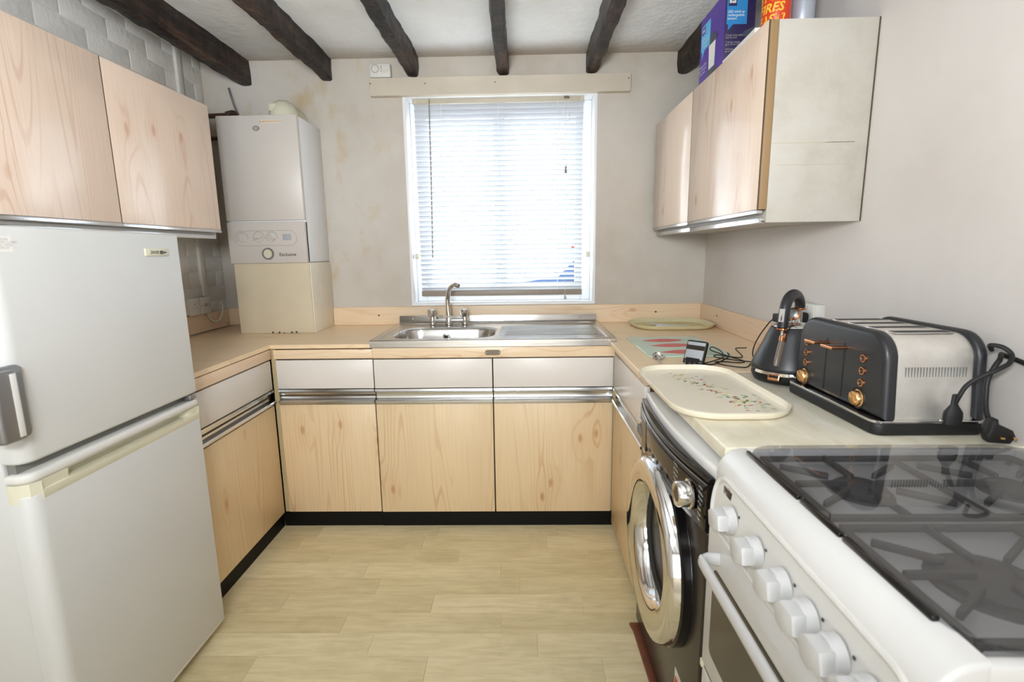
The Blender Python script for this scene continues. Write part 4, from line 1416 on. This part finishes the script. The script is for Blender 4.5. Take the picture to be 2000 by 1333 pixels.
def arch(y0, y1, z0, z1, r, n=8, lean=0.0):
    out = [(y0 - lean, z0)]
    for k in range(n + 1):
        q = math.radians(180 - 90 * k / n)
        out.append((y0 + r + r * math.cos(q), z1 - r + r * math.sin(q)))
    for k in range(n + 1):
        q = math.radians(90 - 90 * k / n)
        out.append((y1 - r + r * math.cos(q), z1 - r + r * math.sin(q)))
    out.append((y1 + lean, z0))
    return out


m = M()
m.prism(arch(1.088, 1.408, TB + 0.033, 1.113, 0.055, lean=0.012), 'x', 0.800, 0.975, 0.002, 1)
shell = m.obj('steel_shell', 'toaster_steel', to, sharp=40)
m = M()
m.prism(arch(1.076, 1.418, TB + 0.033, 1.121, 0.060, lean=0.010), 'x', 0.774, 0.806, 0.012, 4)
fp = m.obj('front_panel', 'satin_black', to, sharp=40)
M().prism(arch(1.076, 1.418, TB + 0.033, 1.121, 0.060, lean=0.010), 'x', 0.968, 0.992, 0.010, 3).obj('rear_panel', 'satin_black', to, sharp=40)
for i in range(4):
    y = 1.145 + i * 0.069
    M().box(0.825, 0.955, y - 0.017, y + 0.017, 1.1125, 1.1150, 0.001).obj('slot_rim', 'chrome', shell)
    M().box(0.832, 0.948, y - 0.0125, y + 0.0125, 1.1140, 1.1156).obj('slot', 'matt_black', shell)
m = M()
for i in range(21):
    x = 0.826 + i * 0.0064
    m.box(x - 0.0009, x + 0.0009, 1.0848, 1.092, 1.020, 1.046)
vg = m.obj('vent_slots', 'gasket_grey', shell)
vg['kind'] = 'stuff'
TX = 0.774
for y in (1.288, 1.216):
    M().box(TX - 0.0006, TX + 0.004, y - 0.0035, y + 0.0035, 0.945, 1.078, 0.0005).obj('lever_track', 'rubber_black', fp)
for y in (1.293, 1.221):
    m = M()
    m.prism([(TX - 0.042, y - 0.022), (TX - 0.042, y + 0.024), (TX + 0.001, y + 0.017), (TX + 0.001, y - 0.017)], 'z', 1.064, 1.071, 0.002, 2)
    m.obj('lever', 'rose_gold', to)
for y0_, zs in ((1.372, (1.052, 1.024, 0.996)), (1.143, (1.055, 1.026, 0.998))):
    for z in zs:
        bt = M().lathe([(0.0062, 0.0), (0.0062, 0.003), (0, 0.0035)], (TX, y0_, z), '-x', 16).obj('button', 'graphite', to)
        M().lathe([(0.0062, 0.0), (0.0066, 0.0045), (0.0088, 0.0045), (0.0092, 0)], (TX, y0_, z), '-x', 20).obj('button_ring', 'rose_gold', bt)
for y, z in ((1.377, 0.957), (1.150, 0.960)):
    kd = M().lathe([(0.0205, 0.0), (0.0205, 0.002), (0.018, 0.004), (0.017, 0.011), (0.0155, 0.013), (0, 0.013)], (TX, y, z), '-x', 28).obj('browning_dial', 'gold_brass', to, sharp=35)
    M().box(-0.0150, 0.0150, -0.0035, 0.0035, 0, 0.005, 0.002, mtx=Matrix.Translation((TX - 0.011, y, z)) @ Matrix.Rotation(-PI / 2, 4, 'Y') @ Matrix.Rotation(0.8, 4, 'Z')).obj('dial_grip', 'gold_brass', kd)
    M().lathe([(0.020, 0.0), (0.024, 0.002), (0.025, 0.0)], (TX, y, z), '-x', 28).obj('dial_surround', 'matt_black', kd)
text('lettering', 'morphy richards', 0.0085, (TX - 0.0008, 1.251, 0.943), (0, -1, 0), (0, 0, 1), 'gold_brass', fp)

# ------------------------------------------------------------------ cords and plugs by the toaster
tc = thing('power_cable', 'black cord with rubber plug leaning on the toaster side', 'cord', (0.905, 1.045, 0.935))
M().tube([(0.9035, 1.044, 0.975), (0.9055, 1.040, 0.992), (0.915, 1.036, 1.018), (0.934, 1.030, 1.038), (0.958, 1.022, 1.054), (0.983, 1.024, 1.068), (0.997, 1.036, 1.083), (0.990, 1.050, 1.096), (0.975, 1.062, 1.098), (0.994, 1.078, 1.085)], 0.0045, 10, 6).obj('cord', 'rubber_black', tc)
m = M()
m.lathe([(0.005, 0.046), (0.0065, 0.044), (0.0075, 0.024), (0.0185, 0.008), (0.0195, 0.0), (0.0195, -0.018), (0, -0.018)], (0, 0, 0), 'z', 12, mtx=Matrix.Translation((0.9035, 1.045, 0.9515)) @ Matrix.Diagonal((1, 0.6, 1, 1)))
m.obj('plug', 'rubber_black', tc, sharp=30)
M().box(0.880, 0.888, 1.044, 1.048, 0.936, 0.942, 0.001).obj('plug_pin', 'chrome', tc)

pl = thing('mains_plug', 'black mains plug with brass pins on the marble worktop by the toaster', 'plug', (0.985, 1.025, 0.9))
M().tube([(0.975, 1.036, 0.935), (0.966, 1.040, 0.965), (0.964, 1.043, 0.995), (0.968, 1.048, 1.03), (0.979, 1.048, 1.058), (0.990, 1.052, 1.070), (1.004, 1.066, 1.077), (1.018, 1.075, 1.074), (1.022, 1.03, 1.065), (1.020, 0.98, 1.05)], 0.0048, 10, 6).obj('cord', 'rubber_black', pl)
m = M()
mt = Matrix.Translation((0.983, 1.026, 0.921)) @ Matrix.Rotation(math.radians(-12), 4, 'Z')
m.prism([(-0.022, 0.006), (-0.026, -0.004), (-0.020, -0.019), (0.018, -0.020), (0.026, -0.004), (0.020, 0.008), (-0.006, 0.020), (-0.008, 0.030), (-0.018, 0.030)], 'y', -0.014, 0.012, 0.004, 2, mtx=mt)
m.obj('plug', 'rubber_black', pl, sharp=35)
for x in (-0.006, 0.015):
    M().box(x - 0.003, x + 0.003, -0.030, -0.013, -0.006, -0.002, 0.0005, mtx=mt).obj('plug_pin', 'gold_brass', pl)

# ------------------------------------------------------------------ kettle
KC = Vector((0.829, 1.560, 0.9))
ke = thing('kettle', 'black pyramid kettle with rose gold trim beside the toaster', 'kettle', KC)
KM = Matrix.Translation(KC) @ Matrix.Rotation(math.atan2(-0.68, -0.734), 4, 'Z')     # local +x looks to the handle side
M().lathe([(0, 0.0005), (0.094, 0.0005), (0.101, 0.004), (0.107, 0.016), (0.109, 0.028), (0, 0.028)], (0, 0, 0), 'z', 48, mtx=KM).obj('base', 'matt_black', ke, sharp=50)
M().lathe([(0.107, 0.028), (0.1095, 0.029), (0.1085, 0.038), (0.106, 0.0385)], (0, 0, 0), 'z', 48, mtx=KM).obj('band', 'chrome', ke)
kp = [(0.1075, 0.0385), (0.110, 0.043), (0.108, 0.052), (0.095, 0.085), (0.080, 0.118), (0.069, 0.146), (0.0605, 0.164), (0.058, 0.1665), (0.050, 0.1675)]
M().lathe(kp, (0, 0, 0), 'z', 56, mtx=KM).obj('body', 'satin_black', ke, sharp=60)
ld = M().lathe([(0.055, 0.1665), (0.053, 0.171), (0.040, 0.177), (0.018, 0.181), (0, 0.182)], (0, 0, 0), 'z', 40, mtx=KM).obj('lid', 'aluminium', ke, sharp=60)
m = M()
m.lathe([(0, 0.0), (0.016, 0.0), (0.017, 0.006), (0.012, 0.010), (0, 0.011)], (0, 0, 0), 'z', 24, mtx=KM @ Matrix.Translation((0.004, 0, 0.206)) @ Matrix.Rotation(PI / 2 - 0.4, 4, 'Y') @ Matrix.Translation((0, 0, -0.005)))
kn = m.obj('lid_knob', 'grey_metal', ld, sharp=40)
M().lathe([(0.016, -0.003), (0.0195, 0.0), (0.0195, 0.008), (0.016, 0.010)], (0, 0, 0), 'z', 24, mtx=KM @ Matrix.Translation((0.004, 0, 0.206)) @ Matrix.Rotation(PI / 2 - 0.4, 4, 'Y') @ Matrix.Translation((0, 0, -0.005))).obj('knob_ring', 'rose_gold', kn)
M().tube([(-0.002, 0, 0.18), (0.002, 0, 0.194)], 0.008, 12, 1, mtx=KM).obj('knob_stem', 'chrome', kn)
# arched handle
hp = [(0.081, 0, 0.172), (0.079, 0, 0.20), (0.071, 0, 0.235), (0.050, 0, 0.256), (0.016, 0, 0.265), (-0.016, 0, 0.258), (-0.040, 0, 0.240), (-0.047, 0, 0.222)]
hd = M().tube(hp, [0.0155, 0.0160, 0.0160, 0.0165, 0.0165, 0.0160, 0.0155, 0.0150], 18, 8, flat=0.95, mtx=KM).obj('handle', 'satin_black', ke, sharp=60)
M().lathe([(0.0125, -0.003), (0.0165, 0), (0.0165, 0.004), (0.0125, 0.006)], (0.0812, 0, 0.1665), 'z', 20, mtx=KM).obj('handle_ring', 'rose_gold', hd)
M().lathe([(0.0125, -0.003), (0.0165, 0), (0.0165, 0.004), (0.0125, 0.006)], (-0.0475, 0, 0.2165), 'z', 20, mtx=KM).obj('handle_ring', 'rose_gold', hd)
M().prism([(0.0935, 0.190), (0.0960, 0.190), (0.0915, 0.228), (0.0890, 0.228)], 'y', -0.0075, 0.0075, mtx=KM).obj('handle_badge', 'aluminium', hd)
m = M()
m.tube([(0.0805, 0, 0.167), (0.079, 0, 0.15), (0.074, 0, 0.142)], 0.005, 10, 3, mtx=KM)
m.obj('front_stem', 'chrome', ke)
M().tube([(-0.0475, 0, 0.217), (-0.048, 0, 0.19), (-0.046, 0, 0.168)], 0.008, 12, 3, mtx=KM).obj('rear_stem', 'chrome', ke)


def on_body(h):
    for (r0, h0), (r1, h1) in zip(kp, kp[1:]):
        if h0 <= h <= h1:
            return r0 + (r1 - r0) * (h - h0) / (h1 - h0)


# water gauge window down the front with a rose gold cap
m = M()
hs = [0.056, 0.075, 0.095, 0.115, 0.132]
m.tube([(on_body(h) - 0.004, 0, h) for h in hs], [0.0150, 0.0170, 0.0170, 0.0170, 0.0155], 14, 4, flat=0.6, mtx=KM)
gw = m.obj('water_gauge', 'gauge_brown', ke, sharp=60)
M().tube([(on_body(h) - 0.004, 0, h) for h in (0.127, 0.138, 0.149)], [0.0175, 0.0180, 0.0155], 14, 4, flat=0.6, mtx=KM).obj('gauge_cap', 'rose_gold', gw, sharp=60)
M().prism([(0.104, 0.016), (0.119, 0.016), (0.124, 0.021), (0.119, 0.036), (0.104, 0.036)], 'y', -0.017, 0.017, 0.003, 2, mtx=KM).obj('switch', 'rose_gold', ke)
M().box(0.1205, 0.1225, -0.013, 0.013, 0.024, 0.034, 0.0005, mtx=KM).obj('switch_lens', 'graphite', ke)
M().lathe([(0.0, 0.0), (0.02, 0.0), (0.014, 0.03), (0.0, 0.032)], (-0.07, 0, 0.12), 'z', 16, mtx=KM).obj('spout', 'satin_black', ke)

# ------------------------------------------------------------------ socket box on the right wall with adapter
sb = thing('wall_socket', 'white surface socket box on the right wall behind the kettle', 'socket', (XR, 1.81, 1.028))
M().box(0.992, XR, 1.735, 1.885, 1.028, 1.112, 0.003).obj('back_box', 'white_plastic', sb)
M().box(0.986, 0.992, 1.733, 1.887, 1.026, 1.114, 0.003).obj('face_plate', 'white_plastic', sb)
for y in (1.78, 1.84):
    M().box(0.982, 0.986, y - 0.006, y + 0.006, 1.088, 1.106, 0.002).obj('switch', 'white_plastic', sb)
ad = thing('power_adapter', 'small black plug-in adapter in the socket box behind the kettle', 'adapter', (0.955, 1.865, 1.05))
M().box(0.926, 0.986, 1.828, 1.892, 1.036, 1.066, 0.004).obj('adapter_body', 'rubber_black', ad)
M().tube([(0.930, 1.888, 1.046), (0.924, 1.905, 1.03), (0.905, 1.925, 0.985), (0.888, 1.93, 0.945), (0.872, 1.91, 0.915), (0.858, 1.87, 0.9035), (0.845, 1.84, 0.9035)], 0.0022, 8, 6).obj('lead', 'rubber_black', ad)
pg = thing('kettle_plug', 'black mains plug in the socket box partly hidden by the kettle handle', 'plug', (0.96, 1.77, 1.05))
m = M()
m.prism(rrect(1.748, 1.795, 1.036, 1.084, 0.012, 4), 'x', 0.955, 0.981, 0.004, 2)
m.obj('plug_body', 'rubber_black', pg)
M().tube([(0.952, 1.772, 1.04), (0.948, 1.772, 1.01), (0.944, 1.76, 0.95), (0.955, 1.70, 0.908), (0.950, 1.64, 0.906), (0.945, 1.58, 0.906)], 0.0035, 8, 6).obj('lead', 'rubber_black', pg)

# ------------------------------------------------------------------ energy monitor with tangled lead
ms = thing('energy_monitor', 'small black tilted display unit standing by the chopping board', 'display', (0.60, 1.74, 0.9))
A, B = Vector((0.563, 1.768, 0.9015)), Vector((0.610, 1.716, 0.9015))
wdir = (B - A).normalized()
back = Vector((0, 0, 1)).cross(wdir)
if back.y < 0:
    back = -back
upd = (Vector((0, 0, 1)) * 0.93 + back * 0.37).normalized()
MM = frame(A, wdir, upd)      # local z towards the viewer
W = (B - A).length
Hh = 0.094
m = M()
m.prism(rrect(-0.002, W + 0.002, 0.0085, Hh, 0.006, 4), 'z', -0.016, 0.0, 0.003, 2, mtx=MM)
m.obj('case', 'matt_black', ms, sharp=40)
M().box(0.002, W - 0.002, 0.026, Hh - 0.006, 0.0, 0.0009, 0.0003, mtx=MM).obj('screen', 'grey_lcd', ms)  # screen paled: silvery reflection put into its colour
M().box(0.002, W - 0.002, Hh - 0.034, Hh - 0.018, 0.0008, 0.0014, mtx=MM).obj('screen_band', 'graphite', ms)
for r_ in range(2):
    for c_ in range(4):
        M().box(0.006 + c_ * (W - 0.016) / 3, 0.011 + c_ * (W - 0.016) / 3, 0.008 + r_ * 0.008, 0.012 + r_ * 0.008, 0, 0.0012, 0.0003, mtx=MM).obj('button', 'grey_print', ms)
M().prism([(-0.05, 0.0), (-0.004, 0.0), (-0.006, 0.03)], 'x', 0.01, W - 0.01, mtx=Matrix.Translation(A) @ frame((0, 0, 0), wdir, back) @ Matrix.Diagonal((1, -1, 1, 1))).obj('stand', 'matt_black', ms)
Z = 0.9028
M().tube([(0.632, 1.748, 0.912), (0.66, 1.79, Z + 0.002), (0.70, 1.83, Z), (0.745, 1.87, Z + 0.004), (0.765, 1.94, Z + 0.012), (0.752, 2.0, Z + 0.018), (0.735, 1.96, Z + 0.012), (0.775, 1.87, Z + 0.004), (0.80, 1.815, Z), (0.775, 1.79, Z), (0.715, 1.79, Z + 0.004), (0.68, 1.77, Z + 0.007), (0.70, 1.735, Z + 0.004), (0.76, 1.715, Z), (0.80, 1.765, Z), (0.82, 1.80, Z), (0.77, 1.80, Z + 0.006), (0.715, 1.86, Z + 0.006), (0.735, 1.90, Z + 0.006), (0.80, 1.88, Z), (0.83, 1.90, Z), (0.845, 2.0, Z + 0.01), (0.855, 1.94, Z + 0.024), (0.85, 1.92, Z + 0.03)], 0.0021, 8, 7).obj('lead', 'rubber_black', ms)
M().tube([(0.632, 1.748, 0.909), (0.67, 1.765, Z), (0.72, 1.80, Z + 0.008), (0.76, 1.85, Z + 0.012), (0.77, 1.89, Z + 0.016)], 0.0024, 8, 6).obj('lead', 'rubber_black', ms)

# ------------------------------------------------------------------ chopping board with chillies, spoon, trays
ch = thing('chopping_board', 'mint glass chopping board printed with three red chillies', 'chopping board', (0.64, 2.12, 0.9))
M().prism(rrect(0.483, 0.798, 1.905, 2.345, 0.008, 3), 'z', 0.9005, 0.9055, 0.001, 1).obj('glass', 'board_mint', ch)
for yc, dx in ((2.245, 0.0), (2.125, 0.008), (1.985, 0.014)):
    out = []
    for k in range(40):
        q = 2 * PI * k / 40
        u = math.cos(q)
        w = 0.040 * (math.sin(q)) * (1.0 if u > 0 else (1 - 0.55 * (-u) ** 1.5))
        out.append((0.620 + dx + 0.088 * u, yc + w + 0.006 * math.sin(u * 2)))
    M().prism(out, 'z', 0.9054, 0.9058).obj('chilli_print', 'chilli_red', ch)
    M().tube([(0.705 + dx, yc, 0.9057), (0.725 + dx, yc + 0.01, 0.9057), (0.745 + dx, yc + 0.004, 0.9057), (0.762 + dx, yc - 0.006, 0.9057)], [0.004, 0.003, 0.002, 0.0014], 6, 4, flat=0.15).obj('stem_print', 'stem_green', ch)

spn = thing('spoon', 'small silver round spoon at the front corner of the chopping board', 'spoon', (0.50, 1.87, 0.9))
bw = []
M().lathe([(0, 0.006), (0.012, 0.0075), (0.019, 0.012), (0.0215, 0.0165), (0.0225, 0.0165), (0.020, 0.0105), (0.012, 0.0055), (0, 0.0042)], (0, 0, 0), 'z', 28, mtx=Matrix.Translation((0.5085, 1.885, 0.898)) @ Matrix.Rotation(math.radians(24), 4, 'X')).obj('bowl', 'chrome', spn, sharp=60)
M().tube([(0.507, 1.866, 0.9085), (0.502, 1.845, 0.9065), (0.497, 1.815, 0.9035), (0.494, 1.79, 0.9025)], [0.003, 0.004, 0.0055, 0.006], 10, 4, flat=0.25).obj('spoon_handle', 'chrome', spn)


def tray(o, outline, z0, h, flare, t_, base_mat, rim_mat):
    """shallow tray: base panel plus a raised rim, outline counter-clockwise"""
    n = len(outline)
    cx = sum(p[0] for p in outline) / n
    cy = sum(p[1] for p in outline) / n

    def ring(off, z):
        out = []
        for x, y in outline:
            d = Vector((x - cx, y - cy))
            s = (d.length + off) / d.length
            out.append((cx + d.x * s, cy + d.y * s, z))
        return out
    rings = [ring(-flare - 0.004, z0), ring(-flare * 0.4, z0 + h * 0.35), ring(0, z0 + h), ring(-t_, z0 + h + 0.001), ring(-t_ - flare * 0.5, z0 + h * 0.5), ring(-t_ - flare, z0 + 0.004)]
    vs = [p for r in rings for p in r]
    fs = []
    for k in range(len(rings) - 1):
        for i in range(n):
            a, b = k * n + i, k * n + (i + 1) % n
            fs.append((a, b, b + n, a + n))
    fs.append(tuple(range(n))[::-1])
    M().raw(vs, fs).obj('rim', rim_mat, o, sharp=50)
    inner = ring(-t_ - flare + 0.001, z0 + 0.0042)
    M().raw(inner, [tuple(range(n))]).obj('tray_base', base_mat, o)


tb = thing('tray', 'large cream melamine tray with a floral sprig overhanging the marble worktop', 'tray', (0.53, 1.43, 0.9))
tray(tb, rrect(0.374, 0.674, 1.165, 1.702, 0.105, 10), 0.9002, 0.018, 0.006, 0.006, 'tray_cream', 'tray_cream')
rng = random.Random(5)
sprigs = {'sprig_red': M(), 'sprig_green': M(), 'sprig_straw': M()}
for k in range(120):
    u = rng.random()
    x = 0.535 + 0.11 * (u - 0.35) + rng.gauss(0, 0.022)
    y = 1.60 - 0.36 * u + rng.gauss(0, 0.035)
    if not (0.41 < x < 0.655 and 1.20 < y < 1.66):
        continue
    kk = rng.choice(['sprig_red', 'sprig_green', 'sprig_green', 'sprig_straw', 'sprig_straw'])
    a = rng.uniform(0, PI)
    L, w = rng.uniform(0.005, 0.010), rng.uniform(0.002, 0.004)
    pts = [(L * math.cos(q) * math.cos(a) - w * math.sin(q) * math.sin(a) + x, L * math.cos(q) * math.sin(a) + w * math.sin(q) * math.cos(a) + y) for q in [2 * PI * i / 8 for i in range(8)]]
    sprigs[kk].prism(pts, 'z', 0.9043, 0.9047)
for kk, mm_ in sprigs.items():
    so_ = mm_.obj('floral_print', kk, tb)
    so_['kind'] = 'stuff'

tg = thing('tray', 'olive patterned tray in the back right corner of the worktop', 'tray', (0.79, 2.70, 0.9))
tray(tg, rrect(0.578, 1.004, 2.545, 2.872, 0.12, 10), 0.9002, 0.022, 0.024, 0.007, 'tray_olive', 'tray_olive_rim')
ut = M().tube([(0.655, 2.70, 0.920), (0.70, 2.69, 0.917), (0.76, 2.665, 0.914), (0.82, 2.65, 0.911), (0.875, 2.66, 0.9095)], [0.006, 0.016, 0.020, 0.022, 0.012], 12, 6, flat=0.22)
tag(ut.obj('utensil', 'white_plastic', sharp=60), 'flat white slender utensil lying on the olive tray', 'utensil')
wc = M()
wc.tube([(0.720, 2.690, 0.9125), (0.735, 2.672, 0.913), (0.765, 2.655, 0.912), (0.79, 2.668, 0.911), (0.765, 2.682, 0.9095), (0.735, 2.664, 0.909), (0.75, 2.650, 0.909), (0.80, 2.648, 0.909), (0.835, 2.640, 0.9085)], 0.0032, 8, 6)
wc.box(0.700, 0.735, 2.650, 2.672, 0.906, 0.9145, 0.004)
tag(wc.obj('cable', 'paper_white', sharp=60), 'small coiled white cable on the olive tray in front of the utensil', 'cable')

# ------------------------------------------------------------------ on top of the right wall cabinet
ZT = 1.9465
lb = thing('lantern_box', 'purple and navy cardboard lantern box on the right wall cabinet', 'box', (0.79, 2.14, ZT))
bx0, bx1, by0, by1, bz1 = 0.738, 0.846, 2.012, 2.262, 2.208
M().box(bx0, bx1, by0, by1, ZT, bz1, 0.001).obj('carton', 'navy_card', lb)
sf = M().box(bx0 - 0.0006, bx0 + 0.001, by0 + 0.0005, by1 - 0.0005, ZT + 0.0005, bz1 - 0.0005).obj('side_face', 'purple_card', lb)
R_, U_ = (0, -1, 0), (0, 0, 1)
xf = bx0 - 0.0009
M().box(xf - 0.0004, xf + 0.0006, 2.155, 2.25, 2.085, 2.178).obj('speech_bubble', 'sky_card', lb)
M().raw([(xf - 0.0002, 2.235, 2.087), (xf - 0.0002, 2.205, 2.087), (xf - 0.0002, 2.24, 2.055)], [(0, 1, 2)]).obj('bubble_tail', 'sky_card', lb)
M().box(xf - 0.0008, xf, 2.205, 2.245, 2.145, 2.172).obj('logo_patch', 'purple_card', lb)
text('logo', 'Bell', 0.018, (xf - 0.0010, 2.225, 2.158), R_, U_, 'white_print', lb, bold=0.0005)
text('lettering', 'LED wind up\nrechargeable\nlantern', 0.0145, (xf - 0.0008, 2.203, 2.112), R_, U_, 'white_print', lb)
text('lettering', '3 bright LEDs\nup to 6 hours\neasy wind', 0.0145, (xf - 0.0005, 2.222, 2.015), R_, U_, 'white_print', lb)
m = M()
m.raw([(xf - 0.0003, y, z) for y, z in ((2.165, 2.08), (2.085, 2.08), (2.075, 2.095), (2.11, 2.115), (2.14, 2.115), (2.175, 2.095))], [(0, 1, 2, 3, 4, 5)])
m.obj('lantern_top_picture', 'lantern_grey', lb)
m = M()
m.raw([(xf - 0.0003, y, z) for y, z in ((2.165, 1.99), (2.085, 1.99), (2.06, 1.95), (2.19, 1.95))], [(0, 1, 2, 3)])
m.obj('lantern_foot_picture', 'lantern_grey', lb)
M().raw([(xf - 0.0005, y, z) for y, z in ((2.16, 2.08), (2.09, 2.08), (2.095, 1.992), (2.155, 1.992))], [(0, 1, 2, 3)]).obj('lantern_glass', 'paper_white', lb)
yf = by0 - 0.0006
R2 = (1, 0, 0)
M().box(bx0 + 0.006, bx1 - 0.030, yf - 0.0004, yf + 0.0006, 2.098, 2.19).obj('speech_bubble', 'blue_card', lb)
M().raw([(bx0 + 0.012, yf - 0.0002, 2.1), (bx0 + 0.032, yf - 0.0002, 2.1), (bx0 + 0.012, yf - 0.0002, 2.078)], [(0, 1, 2)]).obj('bubble_tail', 'blue_card', lb)
M().box(bx0 + 0.011, bx0 + 0.040, yf - 0.0007, yf, 2.158, 2.19).obj('logo_patch', 'navy_card', lb)
text('logo', 'Bell', 0.016, (bx0 + 0.025, yf - 0.0010, 2.172), R2, U_, 'white_print', lb, bold=0.0005)
text('lettering', 'LED wind up\nrechargeable\nlantern', 0.0125, (bx0 + 0.009, yf - 0.0008, 2.128), R2, U_, 'white_print', lb, align='LEFT', squash=0.92)
text('lettering', '3 bright white LEDs\neasy to wind\n\n1 minute winding\ngives 10 min light\n\nrecharges with hand\nup to 6 hours', 0.0085, (bx0 + 0.006, yf - 0.0005, 2.035), R2, U_, 'light_print', lb, align='LEFT', squash=0.9)
m = M()
m.raw([(x, yf - 0.0003, z) for x, z in ((bx1 - 0.045, 2.062), (bx1 - 0.036, 2.075), (bx1 - 0.001, 2.09), (bx1 - 0.001, 2.055), (bx1 - 0.03, 2.055))], [(0, 1, 2, 3, 4)])
m.obj('lantern_picture', 'lantern_grey', lb)

pk = thing('paper_packet', 'flat white paper packet lying along the front of the right wall cabinet', 'packet', (0.76, 1.85, ZT))
M().prism([(0.722, 1.715), (0.790, 1.705), (0.800, 1.975), (0.730, 1.992)], 'z', ZT, ZT + 0.024, 0.002, 2).obj('packet', 'paper_white', pk)
M().prism([(0.726, 1.725), (0.785, 1.715), (0.780, 1.90), (0.732, 1.975)], 'z', ZT + 0.0238, ZT + 0.0255, 0.0005, 1).obj('flap', 'paper_white', pk)

cn = Vector((0.806, 1.765, ZT))
sc = thing('spray_can', 'orange-red spray can with yellow slanted lettering on the right wall cabinet', 'can', cn)
cr_ = 0.0425
M().lathe([(0, 0), (cr_ - 0.003, 0), (cr_, 0.004), (cr_, 0.215), (cr_ - 0.004, 0.222), (0.02, 0.24), (0.0, 0.24)], cn, 'z', 40).obj('can_body', 'can_red', sc, sharp=50)
M().lathe([(0.0, 0.238), (0.02, 0.238), (0.02, 0.262), (0.014, 0.268), (0, 0.268)], cn, 'z', 24).obj('cap', 'white_plastic', sc)
text('lettering', 'STOP\nFIRES\nFAST!', 0.036, (0, 0, ZT + 0.085), None, None, 'can_yellow', sc, shear=0.25, bold=0.0008, bend=(cn, cr_ + 0.0006, math.radians(218)))
text('lettering', 'FIRE', 0.03, (0, 0, ZT + 0.017), None, None, 'paper_white', sc, bold=0.0008, bend=(cn, cr_ + 0.0006, math.radians(215)))
M().lathe([(cr_ + 0.0004, 0.150), (cr_ + 0.0008, 0.151), (cr_ + 0.0008, 0.20), (cr_ + 0.0004, 0.201)], cn, 'z', 40).obj('label_band', 'purple_card', sc)
c2 = Vector((0.892, 1.775, ZT))
sv = thing('aerosol_can', 'plain silver can behind the orange-red spray can', 'can', c2)
M().lathe([(0, 0), (0.033, 0), (0.035, 0.003), (0.035, 0.20), (0.030, 0.212), (0, 0.216)], c2, 'z', 36).obj('can_body', 'can_silver', sv, sharp=50)
M().lathe([(0.0, 0.214), (0.022, 0.214), (0.022, 0.25), (0, 0.255)], c2, 'z', 24).obj('cap', 'white_plastic', sv)

for o in bpy.data.objects:
    if o.type == 'MESH' and not o.data.materials:
        print('no material', o.name)
